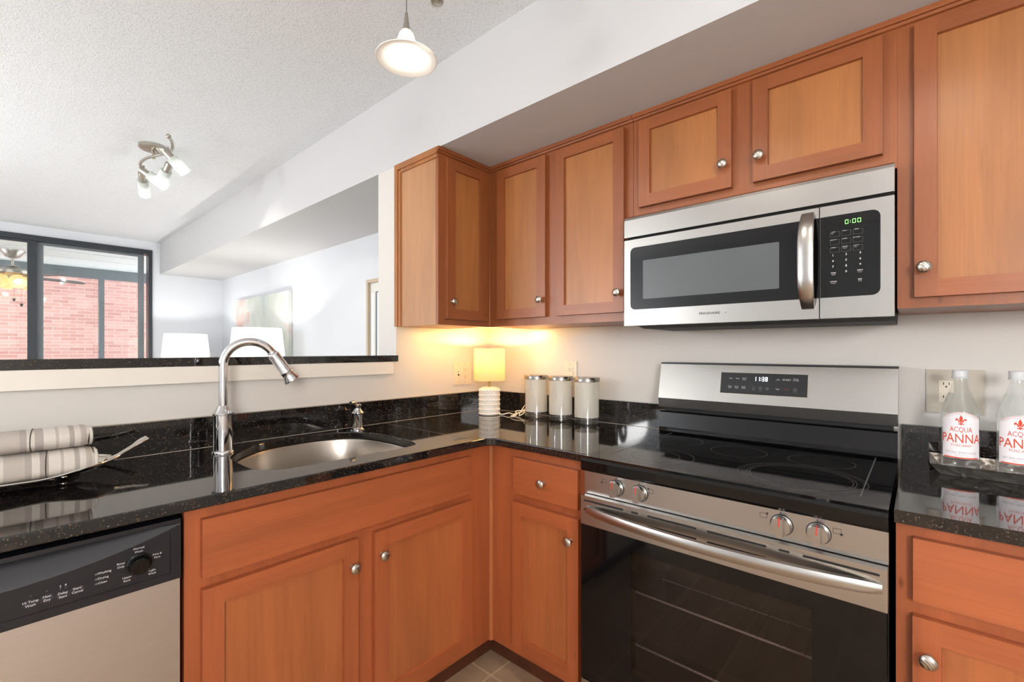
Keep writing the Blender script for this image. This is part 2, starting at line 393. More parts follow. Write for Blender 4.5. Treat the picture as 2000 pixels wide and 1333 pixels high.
def text_bent(bm, s, fn, u, v, cap, sx=1.0, step=.0025):
    """like text(), sliced into narrow strips first so that it follows a curved surface"""
    t = bmesh.new(); text(t, s, lambda a, b: (a, b, 0), u, v, cap, 0, sx)
    us = [q.co.x for q in t.verts]; x = min(us) + step
    while x < max(us):
        bmesh.ops.bisect_plane(t, geom=t.verts[:] + t.edges[:] + t.faces[:], plane_co=(x, 0, 0), plane_no=(1, 0, 0)); x += step
    m = {q: bm.verts.new(fn(q.co.x, q.co.y)) for q in t.verts}
    for f in t.faces: bm.faces.new([m[q] for q in f.verts])
    t.free()
def quad(bm, pts, fn, mat=0):
    bm.faces.new([bm.verts.new(fn(u, v)) for u, v in pts]).material_index = mat
def rectline(bm, u0, v0, u1, v1, w, fn, mat=0):
    for a in ((u0, v0, u1, v0 + w), (u0, v1 - w, u1, v1), (u0, v0, u0 + w, v1), (u1 - w, v0, u1, v1)):
        quad(bm, [(a[0], a[1]), (a[2], a[1]), (a[2], a[3]), (a[0], a[3])], fn, mat)
def disc(bm, u, v, r, fn, mat=0, n=16, r0=0, ry=None):
    k = (ry or r) / r
    o = [bm.verts.new(fn(u + r * math.cos(2 * PI * i / n), v + k * r * math.sin(2 * PI * i / n))) for i in range(n)]
    if r0:
        q = [bm.verts.new(fn(u + r0 * math.cos(2 * PI * i / n), v + k * r0 * math.sin(2 * PI * i / n))) for i in range(n)]
        for i in range(n): bm.faces.new((o[i], o[(i + 1) % n], q[(i + 1) % n], q[i])).material_index = mat
    else: bm.faces.new(o).material_index = mat
def seven(bm, ch, u, v, w, h, t, fn, mat=0):
    segs = {'0': 'abcdef', '1': 'bc', '3': 'abgcd', '8': 'abcdefg'}[ch]
    g = t * .35
    R = {'a': (u + g, v + h - t, u + w - g, v + h), 'd': (u + g, v, u + w - g, v + t), 'g': (u + g, v + h / 2 - t / 2, u + w - g, v + h / 2 + t / 2),
         'f': (u, v + h / 2 + g, u + t, v + h - g), 'b': (u + w - t, v + h / 2 + g, u + w, v + h - g), 'e': (u, v + g, u + t, v + h / 2 - g), 'c': (u + w - t, v + g, u + w, v + h / 2 - g)}
    for s in segs:
        a = R[s]; quad(bm, [(a[0], a[1]), (a[2], a[1]), (a[2], a[3]), (a[0], a[3])], fn, mat)
# wall frames: A runs along x and faces -y; Bw runs along -y and faces -x.  (u along, d outwards, z)
MA = lambda u, d, z: (u, -d, z)
MB = lambda u, d, z: (-d, -u, z)

# ------------------------------------------------------------------ structure
ZS, ZC, ZU, ZT, TK = 2.147, 2.5118, 1.3684, .914, .0285      # soffit, ceiling, upper bottoms, counter top, slab
CT = ZT - TK
YF = 4.8
bm = nb(); box(bm, (-4.6, -3.4, -.1), (0, .155, 0)); struct(link('floor', bm, 'floor_tile'))
bm = nb(); box(bm, (-4.6, .155, -.1), (0, YF, 0)); struct(link('floor_living', bm, 'carpet'))
bm = nb(); box(bm, (-4.6, -3.4, ZC), (.15, YF + .15, ZC + .1)); struct(link('ceiling', bm, 'popcorn'))
bm = nb(); box(bm, (0, -3.4, -.1), (.15, 0.0, ZC)); struct(link('wall_right', bm, 'wall_paint'))
bm = nb(); box(bm, (0, 0.0, -.1), (.15, YF + .15, ZC)); struct(link('wall_living_right', bm, 'living_paint'))
bm = nb(); box(bm, (-4.75, -3.4, -.1), (-4.6, YF + .15, ZC)); struct(link('wall_left', bm, 'living_paint'))
bm = nb(); box(bm, (-4.75, -3.55, -.1), (.15, -3.4, ZC)); struct(link('wall_near', bm, 'wall_paint'))
bm = nb()
box(bm, (-.717, YF, 0), (0, YF + .15, ZC)); box(bm, (-4.6, YF, 0), (-3.5, YF + .15, ZC)); box(bm, (-3.5, YF, 2.415), (-.717, YF + .15, ZC))
struct(link('wall_far', bm, 'living_paint'))
# pass-through wall: half wall under the bar, full stub behind the corner cabinets
bm = nb(); box(bm, (-.641, 0, 0), (0, .155, ZS)); box(bm, (-2.3, 0, 0), (-.641, .155, 1.2)); struct(link('wall_back', bm, 'wall_paint'))
bm = nb(); box(bm, (-.641, -3.4, ZS), (0, YF, ZC)); struct(link('soffit', bm, 'soffit_paint'))
bm = B1((-2.3, -.018, 1.143), (-.668, 0, 1.2), .003); struct(link('trim_1', bm, 'trim_paint'))

# sliding glass door
d1 = bpy.data.objects.new('door_1', None); C.objects.link(d1); d1.location = (-2.1, YF, 0); struct(d1)
bm = nb()
box(bm, (-3.5, YF - .02, 2.362), (-.717, YF + .12, 2.414)); box(bm, (-.752, YF - .02, 0), (-.717, YF + .12, 2.362)); box(bm, (-3.5, YF - .02, 0), (-3.44, YF + .12, 2.362)); box(bm, (-3.44, YF - .02, 0), (-.752, YF + .12, .03))
link('door_frame', bm, 'dark_aluminium', d1, .003)
def slide(x0, x1, y, w0, w1, mname, pane):
    bm = nb(); t = .035
    box(bm, (x0, y, .03), (x0 + w0, y + t, 2.36)); box(bm, (x1 - w1, y, .03), (x1, y + t, 2.36)); box(bm, (x0 + w0, y, 2.335), (x1 - w1, y + t, 2.36)); box(bm, (x0 + w0, y, .03), (x1 - w1, y + t, .12))
    o = link('sliding_panel', bm, mname, d1, .003)
    bm = nb(); box(bm, (x0 + w0, y + .015, .12), (x1 - w1, y + .021, 2.335)); link('glass_pane', bm, pane, o)
slide(-3.43, -1.652, YF - .012, .067, .067, 'dark_aluminium', 'pane')
slide(-1.662, -.783, YF + .045, .06, .052, 'grey_aluminium', 'pane_teal')
# sunroom beyond
bm = nb(); box(bm, (-4.6, YF + .15, -.1), (.2, 7.0, 0)); struct(link('floor_sunroom', bm, 'carpet'))
bm = nb(); box(bm, (-4.6, YF + .15, 2.40), (.2, 7.0, 2.5))
for y in (5.5, 6.0, 6.5): box(bm, (-4.6, y - .012, 2.392), (.2, y + .012, 2.40))
struct(link('ceiling_sunroom', bm, 'sunroom_paint'))
w1 = bpy.data.objects.new('window_1', None); C.objects.link(w1); w1.location = (-2.1, 6.8, 0); struct(w1)
bm = nb(); box(bm, (-4.5, 6.8, 2.262), (.15, 6.9, 2.40)); 
for x in (-4.2, -3.1, -2.03, -.928, .12): box(bm, (x - .03, 6.8, .5), (x + .03, 6.87, 2.262))
box(bm, (-4.5, 6.8, .45), (.15, 6.9, .5)); link('window_frame', bm, 'grey_aluminium', w1, .003)
bm = nb(); box(bm, (-4.5, 6.84, .5), (.15, 6.846, 2.262)); link('glass_pane', bm, 'pane', w1)
bm = nb(); box(bm, (-4.5, 6.8, 0), (.15, 6.9, .45)); struct(link('wall_sunroom', bm, 'sunroom_paint'))
o = link('brick_building', B1((-9, 11, -3), (6, 12, 5.5)), 'brick'); tag(o, 'pink brick building wall seen through the sunroom windows', 'building')

# ------------------------------------------------------------------ cabinets
def door(parent, name, M, u0, u1, z0, z1, d0, sw, rw, ax, tone, knob=None, top=None):
    """shaker door: stiles and rails with a recessed panel and a knob"""
    t = .02; bm = nb(); rt = top or rw
    box(bm, M(u0, d0, z0), M(u0 + sw, d0 + t, z1)); box(bm, M(u1 - sw, d0, z0), M(u1, d0 + t, z1))
    box(bm, M(u0 + sw, d0, z0), M(u1 - sw, d0 + t, z0 + rw), 1); box(bm, M(u0 + sw, d0, z1 - rt), M(u1 - sw, d0 + t, z1), 1)
    bevel(bm, .0016, 1)
    # inner sloping lip
    a, b, c, d = u0 + sw, u1 - sw, z0 + rw, z1 - rt; k = .0012
    P = [(a, c), (b, c), (b, d), (a, d)]; Q = [(a + k, c + k), (b - k, c + k), (b - k, d - k), (a + k, d - k)]
    for i in range(4):
        j = (i + 1) % 4
        bm.faces.new([bm.verts.new(M(*q)) for q in ((P[i][0], d0 + t - .002, P[i][1]), (P[j][0], d0 + t - .002, P[j][1]), (Q[j][0], d0 + t - .0105, Q[j][1]), (Q[i][0], d0 + t - .0105, Q[i][1]))])
    f = link(name, bm, ['maple_frame_%s_z' % tone, 'maple_frame_%s_%s' % (tone, ax)], parent)
    bm = nb(); box(bm, M(a - .004, d0 + .003, c - .004), M(b + .004, d0 + t - .0100, d + .004)); link('panel', bm, 'maple_panel_' + tone, f)
    if knob: make_knob(f, M, knob[0], d0 + t, knob[1])
    return f
def slab(parent, name, M, u0, u1, z0, z1, d0, ax, tone, knob=None):
    bm = nb(); box(bm, M(u0, d0, z0), M(u1, d0 + .02, z1)); bevel(bm, .004, 3)
    f = link(name, bm, 'maple_frame_%s_%s' % (tone, ax), parent)
    if knob: make_knob(f, M, knob[0], d0 + .02, knob[1])
    return f
def make_knob(parent, M, u, d, z):
    bm = nb(); dr = V(M(0, 1, 0))
    lathe(bm, [(.0085, 0), (.0075, .004), (.0055, .010), (.0075, .015), (.0135, .018), (.0152, .021), (.0150, .024), (.0115, .0275), (.006, .0292), (.0005, .0297)], M(u, d, z), dr, n=28)
    link('knob', bm, 'knob_nickel', parent, smooth=True)
def carcass(parent, M, u0, u1, z0, z1, dback, dfront, tone, opens):
    """box body with a face frame in front"""
    bm = nb(); box(bm, M(u0, dback, z0), M(u1, dfront - .0185, z1)); link('cabinet_body', bm, 'maple_frame_%s_z' % tone, parent)
    bm = nb(); box(bm, M(u0, dfront - .018, z0), M(u1, dfront, z1)); bevel(bm, .001, 1); link('face_frame', bm, 'maple_frame_%s_z' % tone, parent)
FD = .612      # base face frame
# sink base (A wall)
t = thing('sink_base_cabinet', 'reddish maple base cabinet below the sink with false drawer and two doors', 'cabinet', (-1.15, -.3, 0))
bm = nb(); box(bm, (-1.638, -.5935, .1), (-.6125, -.022, .70)); link('cabinet_body', bm, 'maple_frame_lower_z', t)
bm = B1((-1.638, -FD, .1), (-.6125, -.594, CT), .001); link('face_frame', bm, 'maple_frame_lower_z', t)
slab(t, 'false_drawer', MA, -1.606, -.736, .715, .855, FD, 'x', 'lower')
door(t, 'door', MA, -1.606, -1.203, .13, .688, FD, .046, .046, 'x', 'lower', (-1.224, .610))
door(t, 'door', MA, -1.147, -.731, .13, .688, FD, .050, .050, 'x', 'lower', (-1.124, .615))
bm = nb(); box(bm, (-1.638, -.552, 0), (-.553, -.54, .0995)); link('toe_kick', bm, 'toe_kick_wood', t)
# corner base (B wall)
t = thing('corner_base_cabinet', 'narrow maple base cabinet left of the range with one drawer over one door', 'cabinet', (-.3, -.85, 0))
bm = nb(); box(bm, (-.5935, -1.083, .1), (-.022, -.613, .70)); link('cabinet_body', bm, 'maple_frame_lower_z', t)
bm = B1((-FD, -1.083, .1), (-.594, -FD - .0005, CT), .001); link('face_frame', bm, 'maple_frame_lower_z', t)
slab(t, 'drawer', MB, .747, 1.038, .717, .851, FD, 'y', 'lower', (.893, .781))
door(t, 'door', MB, .742, 1.040, .13, .684, FD, .045, .048, 'y', 'lower', (1.010, .608))
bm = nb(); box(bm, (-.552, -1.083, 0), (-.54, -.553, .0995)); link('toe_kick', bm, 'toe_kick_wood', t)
bm = nb()
prof = [(0, 0)] + [(.012 * math.cos(a), .012 * math.sin(a)) for a in [i / 6 * PI / 2 for i in range(7)]]
prism(bm, prof, lambda p, q, z: (-FD - .0005 - p, -FD - .001 - q, z), .1, CT, smooth=False)
link('corner_molding', bm, 'maple_panel_lower', t)
# right base (B wall)
t = thing('right_base_cabinet', 'maple base cabinet right of the range at the photo edge, drawer over door', 'cabinet', (-.3, -2.08, 0))
carcass(t, MB, 1.8575, 2.315, .1, CT, .022, FD, 'lower', None)
slab(t, 'drawer', MB, 1.886, 2.287, .721, .856, FD, 'y', 'lower')
door(t, 'door', MB, 1.885, 2.287, .13, .690, FD, .045, .048, 'y', 'lower', (1.910, .612))
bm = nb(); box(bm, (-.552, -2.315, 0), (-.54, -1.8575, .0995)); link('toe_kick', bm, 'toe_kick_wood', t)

DU = .3189
def moulding(parent, M, u0, u1, d, ax, mname):
    bm = nb(); prof = [(0, ZS - .0005), (.016, ZS - .0005), (.016, ZS - .012), (.0145, ZS - .0145), (.008, ZS - .0155), (.007, ZS - .023), (0, ZS - .025)]
    prism(bm, prof, lambda p, q, u: M(u, d + p, q), u0, u1); link('top_molding', bm, mname, parent)
# left corner upper on A wall
t = thing('corner_upper_cabinet', 'maple wall cabinet on the sink wall with a pale exposed end panel', 'cabinet', (-.48, -.17, ZU))
bm = nb(); box(bm, (-.638, -.3004, ZU), (-.3195, -.002, ZS - .001)); link('cabinet_body', bm, 'maple_frame_upper_z', t)
bm = B1((-.641, -DU, ZU), (-.3195, -.301, ZS - .001), .001); link('face_frame', bm, 'maple_frame_upper_z', t)
bm = nb(); box(bm, (-.6405, -.3, ZU), (-.6382, -.002, ZS - .001)); link('end_panel', bm, 'maple_end_panel', t)
bm = nb()
box(bm, (-.653, -.026, ZU), (-.6405, -.002, ZS - .001)); box(bm, (-.648, -.044, ZU), (-.6405, -.0262, ZS - .031)); box(bm, (-.653, -.318, ZS - .028), (-.6405, -.0262, ZS - .001)); box(bm, (-.648, -.318, ZS - .044), (-.6405, -.0442, ZS - .0282))
bevel(bm, .002, 1); link('edge_molding', bm, 'maple_panel_upper', t)
door(t, 'door', MA, -.605, -.354, 1.395, 2.108, DU, .048, .045, 'x', 'upper', (-.580, 1.472))
moulding(t, MA, -.652, -.3355, DU, 'x', 'maple_frame_upper_x')
# two door upper on B
t = thing('two_door_upper_cabinet', 'tall maple wall cabinet with two doors between the corner and the microwave', 'cabinet', (-.17, -.7, ZU))
bm = nb(); box(bm, (-.3004, -1.083, ZU), (-.002, -.3195, ZS - .001)); link('cabinet_body', bm, 'maple_frame_upper_z', t)
bm = B1((-DU, -1.083, ZU), (-.301, -.3195, ZS - .001), .001); link('face_frame', bm, 'maple_frame_upper_z', t)
door(t, 'door', MB, .384, .675, 1.403, 2.110, DU, .047, .043, 'y', 'upper', (.654, 1.477))
door(t, 'door', MB, .731, 1.052, 1.403, 2.110, DU, .044, .043, 'y', 'upper', (1.031, 1.477))
moulding(t, MB, .3195, 1.083, DU, 'y', 'maple_frame_upper_y')
# above the microwave
ZM = 1.7475
t = thing('short_upper_cabinet', 'short two-door maple wall cabinet directly above the microwave', 'cabinet', (-.17, -1.47, ZM))
carcass(t, MB, 1.0845, 1.8515, ZM, ZS - .001, .002, DU, 'upper', None)
door(t, 'door', MB, 1.113, 1.438, 1.789, 2.111, DU, .043, .043, 'y', 'upper', (1.415, 1.865))
door(t, 'door', MB, 1.501, 1.822, 1.789, 2.111, DU, .043, .043, 'y', 'upper', (1.522, 1.864))
moulding(t, MB, 1.0845, 1.8515, DU, 'y', 'maple_frame_upper_y')
t = thing('right_upper_cabinet', 'tall maple wall cabinet right of the microwave, cut by the photo edge', 'cabinet', (-.17, -2.08, ZU))
carcass(t, MB, 1.8518, 2.315, ZU, ZS - .001, .002, DU, 'upper', None)
door(t, 'door', MB, 1.886, 2.287, 1.395, 2.109, DU, .044, .044, 'y', 'upper', (1.905, 1.470))
moulding(t, MB, 1.8518, 2.315, DU, 'y', 'maple_frame_upper_y')

# ------------------------------------------------------------------ worktops, sink
SINK = [(-1.437, -.29), (-1.438, -.44), (-1.416, -.5), (-1.367, -.53), (-1.24, -.537), (-1.1, -.542), (-.96, -.54), (-.91, -.513), (-.892, -.44), (-.888, -.32), (-.903, -.2), (-.95, -.115), (-1.04, -.072), (-1.15, -.062), (-1.27, -.085), (-1.36, -.155), (-1.415, -.225)]
sink = [(p.x, p.y) for p in crom([(x, y, 0) for x, y in SINK], 5, True)]
D = .6443
def plate(bm, outer, hole, z0, z1):
    def loop(pts, z):
        vs = [bm.verts.new((x, y, z)) for x, y in pts]; return vs, [bm.edges.new((vs[i], vs[(i + 1) % len(vs)])) for i in range(len(vs))]
    top, bot = [], []
    for pts in [outer] + ([hole] if hole else []):
        v1, e1 = loop(pts, z1); v0, e0 = loop(pts, z0); top += e1; bot += e0
        for i in range(len(v1)):
            j = (i + 1) % len(v1); bm.faces.new((v0[i], v0[j], v1[j], v1[i]))
    for es in (top, bot): bmesh.ops.triangle_fill(bm, use_beauty=True, edges=es)
    bmesh.ops.recalc_face_normals(bm, faces=bm.faces[:])
rc = .045; cc = (-D - rc, -D - rc)
inner = [(cc[0] + rc * math.cos(a), cc[1] + rc * math.sin(a)) for a in [PI / 2 - i / 8 * PI / 2 for i in range(9)]]
outer = [(-.001, -.001), (-2.27, -.001), (-2.27, -D)] + inner + [(-D, -1.0835), (-.001, -1.0835)]
t = thing('corner_worktop', 'black speckled granite worktop around the corner with the sink cut into it', 'worktop', (-.9, -.4, CT))
bm = nb(); plate(bm, outer, sink, CT + .0003, ZT); link('slab', bm, 'granite', t, .004, 2)
bm = B1((-2.27, -.0205, ZT + .0003), (-.0005, -.0005, 1.0208), .002); link('backsplash', bm, 'granite', t)
bm = B1((-.0205, -1.0835, ZT + .0003), (-.0005, -.021, 1.0208), .002); link('backsplash', bm, 'granite', t)
bm = nb(); box(bm, (-.7212, -.64, ZT), (-.7200, -.022, ZT + .0003)); link('seam', bm, 'seam_line', t)
bm = nb(); box(bm, (-2.27, -.0217, ZT), (-.0205, -.0205, ZT + .0012)); box(bm, (-.0217, -1.0835, ZT), (-.0205, -.0217, ZT + .0012)); box(bm, (-2.27, -.0035, 1.0208), (-.0005, -.0005, 1.0225)); link('caulk_line', bm, 'caulk', t)
t = thing('right_worktop', 'black speckled granite worktop right of the range under the water bottles', 'worktop', (-.3, -2.08, CT))
bm = nb(); box(bm, (-D, -2.33, CT + .0003), (-.001, -1.8555, ZT)); bevel(bm, .004, 2); link('slab', bm, 'granite', t)
bm = B1((-.0205, -2.33, ZT + .0003), (-.0005, -1.8555, 1.0208), .002); link('backsplash', bm, 'granite', t)
bm = B1((-2.32, -.0195, 1.2012), (-.642, .28, 1.2306), .004)
bm2 = bm
o = link('bar_top', bm2, 'granite', None, loc=(-1.5, .1, 1.2012)); tag(o, 'raised black granite bar top on the half wall behind the faucet', 'bar top')
t = thing('sink', 'undermount D-shaped stainless steel sink bowl in the granite', 'sink', (-1.16, -.3, ZT - .2))
bm = nb(); cx, cy_ = -1.16, -.31
def sc(k, z, kk=0): return [bm.verts.new((cx + (x - cx) * k, cy_ + (y - cy_) * k, z)) for x, y in sink]
loft(bm, [sc(1.05, CT - .001), sc(.985, CT - .001), sc(.972, CT - .01), sc(.955, CT - .09), sc(.93, CT - .145), sc(.86, CT - .172), sc(.6, CT - .18), sc(.12, CT - .185)], cap=False)
link('basin', bm, 'steel_sink', t, recalc=False)
bm = nb(); lathe(bm, [(.055, 0), (.055, .004), (.045, .006), (.04, .003), (.0005, .002)], (cx, cy_, CT - .186)); link('drain', bm, 'chrome', t)

# faucet
fx, fy = -1.425, -.157
t = thing('faucet', 'chrome gooseneck pull-down faucet standing left of the sink', 'faucet', (fx, fy, ZT))
bm = nb(); lathe(bm, [(.0335, .0004), (.0335, .004), (.031, .0075), (.029, .009)], (fx, fy, ZT)); link('base_ring', bm, 'chrome', t)
bm = nb(); lathe(bm, [(.0285, .009), (.0285, .126)], (fx, fy, ZT)); link('body', bm, 'chrome', t)
bm = nb(); lathe(bm, [(.0285, .126), (.033, .128), (.033, .132), (.029, .135), (.021, .147), (.0175, .155), (.015, .158)], (fx, fy, ZT)); link('collar', bm, 'chrome', t)
ang = math.radians(-15); hd = V((math.cos(ang), math.sin(ang), 0)); R_ = .078; zc = 1.207
pts = [V((fx, fy, 1.07)), V((fx, fy, 1.14))]
for i in range(25):
    a = PI - i / 24 * math.radians(147); pts.append(V((fx, fy, zc)) + hd * (R_ + R_ * math.cos(a)) + V((0, 0, R_ * math.sin(a))))
bm = nb(); tube(bm, pts, .0138, 20); link('neck', bm, 'chrome', t)
p = pts[-1]; dv = (hd * .55 + V((0, 0, -.83))).normalized()
bm = nb(); lathe(bm, [(.0138, -.002), (.0152, .001), (.0152, .005), (.0185, .009), (.0195, .014), (.0195, .080), (.0218, .083), (.0218, .087), (.0205, .090), (.021, .100), (.028, .118), (.028, .121), (.021, .122)], p, dv); link('spray_head', bm, 'chrome', t)
bm = nb(); lathe(bm, [(.021, .1215), (.018, .1228), (.0005, .1227)], p, dv); link('spray_face', bm, 'black_satin', t)
# soap dispenser
sx_, sy_ = -.895, -.088
t = thing('soap_dispenser', 'small chrome soap dispenser pump behind the right end of the sink', 'soap dispenser', (sx_, sy_, ZT))
bm = nb(); lathe(bm, [(.031, .0004), (.031, .003), (.025, .006), (.0225, .009)], (sx_, sy_, ZT)); link('base_ring', bm, 'chrome', t)
bm = nb(); lathe(bm, [(.0215, .008), (.0215, .066), (.027, .070), (.027, .073), (.021, .079), (.015, .086), (.014, .096), (.016, .1), (.016, .106), (.012, .109)], (sx_, sy_, ZT)); link('body', bm, 'chrome', t)
bm = nb(); tube(bm, [(sx_, sy_, ZT + .092), (sx_ - .014, sy_ - .008, ZT + .108), (sx_ - .028, sy_ - .016, ZT + .122), (sx_ - .045, sy_ - .024, ZT + .119)], [.006, .007, .009, .008]); link('spout', bm, 'chrome', t)

# ------------------------------------------------------------------ dishwasher
DX0, DX1, DY = -2.246, -1.6475, .632
t = thing('dishwasher', 'stainless dishwasher with black control console left of the sink cabinet', 'dishwasher', (-1.946, -.3, 0))
bm = nb(); box(bm, (DX0, -.58, .09), (DX1, -.03, .872)); link('tub_body', bm, 'black_matte', t)
bm = B1((DX0 + .002, -.628, .115), (DX1 - .002, -.581, .735), .003); link('door', bm, 'steel_x', t)
bm = nb(); box(bm, (DX0, -.57, .0), (DX1, -.55, .088)); link('toe_panel', bm, 'black_satin', t)
# console with the scooped handle pocket
bm = nb(); nx, nz = 80, 46; x0, x1, z0, z1 = DX0 + .001, DX1 - .001, .736, .872; grid = []
zlip = .861
for j in range(nz + 1):
    row = []
    for i in range(nx + 1):
        x = x0 + (x1 - x0) * i / nx; z = z0 + (z1 - z0) * j / nz
        zc_ = .810 + .043 * (abs(x + 1.946) / .278) ** 2; dep = 0
        if z > zc_ and z < zlip and zc_ < zlip: dep = .028 * ((z - zc_) / (zlip - .810)) ** 1.1
        row.append(bm.verts.new((x, -DY + dep, z)))
    grid.append(row)
for j in range(nz):
    for i in range(nx): bm.faces.new((grid[j][i], grid[j][i + 1], grid[j + 1][i + 1], grid[j + 1][i]))
for (a, b) in (((x0, -DY, z1), (x1, -.581, z1)),): bm.faces.new([bm.verts.new(q) for q in ((x0, -DY, z1), (x1, -DY, z1), (x1, -.581, z1), (x0, -.581, z1))])
for x in (x0, x1): bm.faces.new([bm.verts.new(q) for q in ((x, -DY, z0), (x, -DY, z1), (x, -.581, z1), (x, -.581, z0))])
cons = link('console', bm, 'console_black', t, recalc=False)
fnD = lambda u, v: (u, -DY - .0004, v)
bm = nb()
for s, u, v in (('Hi Temp', -1.886, .776), ('Wash', -1.886, .769), ('Heat', -1.864, .7775), ('Dry', -1.864, .7705), ('Delay', -1.842, .7755), ('Start', -1.842, .7685), ('Start/', -1.821, .777), ('Cancel', -1.821, .770), ('Washing', -1.780, .7945), ('Drying', -1.782, .7838), ('Clean', -1.783, .7745), ('Normal', -1.724, .826), ('Wash', -1.724, .8185), ('Pots &', -1.692, .803), ('Pans', -1.692, .796), ('Light', -1.701, .770), ('Wash', -1.701, .763), ('Upper', -1.744, .770), ('Rack', -1.744, .763), ('Rinse', -1.754, .8025), ('Only', -1.754, .7955), ('2', -1.8455, .790), ('4', -1.838, .790)):
    text(bm, s, fnD, u, v, .0042)
link('lettering', bm, 'print_white', cons, recalc=False)
bm = nb()
bm.free()
for u, v, r in ((-1.886, .789, .0014), (-1.864, .7895, .0014), (-1.8455, .7865, .0014), (-1.838, .7865, .0014), (-1.7925, .796, .0028), (-1.7925, .7855, .0028), (-1.7925, .776, .0028)):
    bm = nb(); disc(bm, u, v, r, fnD, ry=r * .7); link('indicator_light', bm, 'lens_grey', cons, recalc=False)
for u, v in ((-1.886, .7745), (-1.864, .776), (-1.842, .774), (-1.821, .7755)):
    bm = nb(); disc(bm, u, v, .0105, lambda a, b: (a, -DY - .0002, b), ry=.0085, n=24); link('button', bm, 'button_black', cons, recalc=False)
bm = nb()
rectline(bm, -2.22, .7535, -1.668, .7541, .0006, fnD); rectline(bm, -1.6686, .7535, -1.668, .846, .0006, fnD)
q = [(-1.946 + .278 * k / 20, .8095 + .043 * (k / 20) ** 2) for k in range(-20, 21)]
for (a, b), (c, d) in zip(q[:-1], q[1:]): quad(bm, [(a, b), (c, d), (c, d + .0008), (a, b + .0008)], fnD)
link('outline_mark', bm, 'dim_mark', cons, recalc=False)
bm = nb(); lathe(bm, [(.0225, 0), (.0225, .004), (.0195, .006), (.0175, .019), (.0155, .0215), (.0005, .022)], (-1.724, -DY, .7945), (0, -1, 0)); box(bm, (-1.7275, -DY - .0225, .779), (-1.7205, -DY - .0185, .810))
link('dial', bm, 'black_gloss', t)

# ------------------------------------------------------------------ range
RY0, RY1 = 1.0875, 1.8475
t = thing('range', 'freestanding stainless electric range with black glass cooktop', 'range', (-.35, -1.467, 0))
bm = nb(); box(bm, MB(RY0 + .002, .03, .02), MB(RY1 - .002, .10, .868)); box(bm, MB(RY0 + .002, .10, .02), MB(RY0 + .03, .64, .868)); box(bm, MB(RY1 - .03, .10, .02), MB(RY1 - .002, .64, .868)); box(bm, MB(RY0 + .03, .10, .02), MB(RY1 - .03, .64, .22)); box(bm, MB(RY0 + .03, .10, .72), MB(RY1 - .03, .64, .868))
link('oven_body', bm, 'appliance_side', t)
for z in (.335, .50):
    bm = nb()
    for k in range(13): cyl(bm, MB(1.14 + k * .0545, .13, z), MB(1.14 + k * .0545, .603, z + .002), .0011, n=6, mat=1)
    for d, r in ((.15, .0024), (.60, .0030)): cyl(bm, MB(1.125, d, z), MB(1.81, d, z), r, n=8)
    link('oven_rack', bm, ['rack_wire', 'appliance_side'], t)
bm = nb(); poly = [(.055, .869), (.662, .869), (.685, .873), (.6885, .880), (.6885, .905), (.684, .913), (.674, .9175), (.055, .9175)]
prism(bm, poly, lambda p, q, u: MB(u, p, q), RY0, RY1); bevel(bm, .003, 2, 25); ck = link('cooktop', bm, 'black_gloss', t)
fnC = lambda u, v: MB(u, v, .9179)
for u, v, rs in ((1.262, .525, (.118, .075)), (1.225, .235, (.083,)), (1.445, .285, (.085,)), (1.672, .265, (.086,)), (1.655, .50, (.125, .118, .14, .148))):
    bm = nb()
    for r in rs: disc(bm, u, v, r, fnC, n=72, r0=r - .0010)
    if len(rs) > 3:
        for k in range(110):
            a = k / 110 * 2 * PI
            for r in (.129, .134): disc(bm, u + r * math.cos(a), v + r * math.sin(a), .0007, fnC, n=5)
    link('burner_mark', bm, 'ring_mark', ck, recalc=False)
for u in (RY0 + .0535, RY1 - .0535):
    bm = nb(); quad(bm, [(u - .0015, .09), (u + .0015, .09), (u + .0015, .60), (u - .0015, .60)], fnC); link('edge_mark', bm, 'ring_mark', ck, recalc=False)
# backguard
bm = nb(); prism(bm, [(.03, .918), (.098, .918), (.101, .925), (.100, .940), (.092, 1.000), (.088, 1.006), (.03, 1.006)], lambda p, q, u: MB(u, p, q), RY0 + .001, RY1 - .001); bevel(bm, .002, 2, 25); link('rear_vent_trim', bm, 'black_gloss', t)
bm = nb(); box(bm, MB(RY0 + .012, .03, 1.006), MB(RY1 - .012, .07, 1.03)); link('vent_gap', bm, 'black_matte', t)
BGP = [(.022, 1.022), (.099, 1.022), (.108, 1.060), (.0765, 1.1985), (.070, 1.203), (.022, 1.203)]
bm = nb(); prism(bm, BGP, lambda p, q, u: MB(u, p, q), RY0, RY1); bevel(bm, .0018, 2, 15); bg = link('backguard', bm, 'steel_y', t)
bm = nb(); box(bm, MB(RY0 - .0008, .021, 1.200), MB(RY1 + .0008, .0745, 1.2055)); link('top_cap', bm, 'black_satin', bg)
su = V((0, 0, 0)); b0 = V((-.108, 0, 1.060)); b1 = V((-.0765, 0, 1.1985)); bu = (b1 - b0).normalized(); bnrm = V((-bu.z, 0, bu.x))
def fnB(off):   # v measured along the sloping face, from its lower edge
    return lambda u, v: tuple(b0 + bu * v + bnrm * off + V((0, -u, 0)))
bm = nb(); f0, f1 = fnB(0.0001), fnB(.003)
r0 = [bm.verts.new(f0(*p)) for p in ((1.329, .035), (1.612, .035), (1.612, .1145), (1.329, .1145))]; r1 = [bm.verts.new(f1(*p)) for p in ((1.331, .037), (1.610, .037), (1.610, .1125), (1.331, .1125))]
loft(bm, [r0, r1], smooth=False); disp = link('display_panel', bm, 'black_satin', bg)
bm = nb(); rectline(bm, 1.3275, .0335, 1.6135, .116, .002, fnB(.0012)); link('display_bezel', bm, 'nickel', bg, recalc=False)
bm = nb(); ft = fnB(.0034)
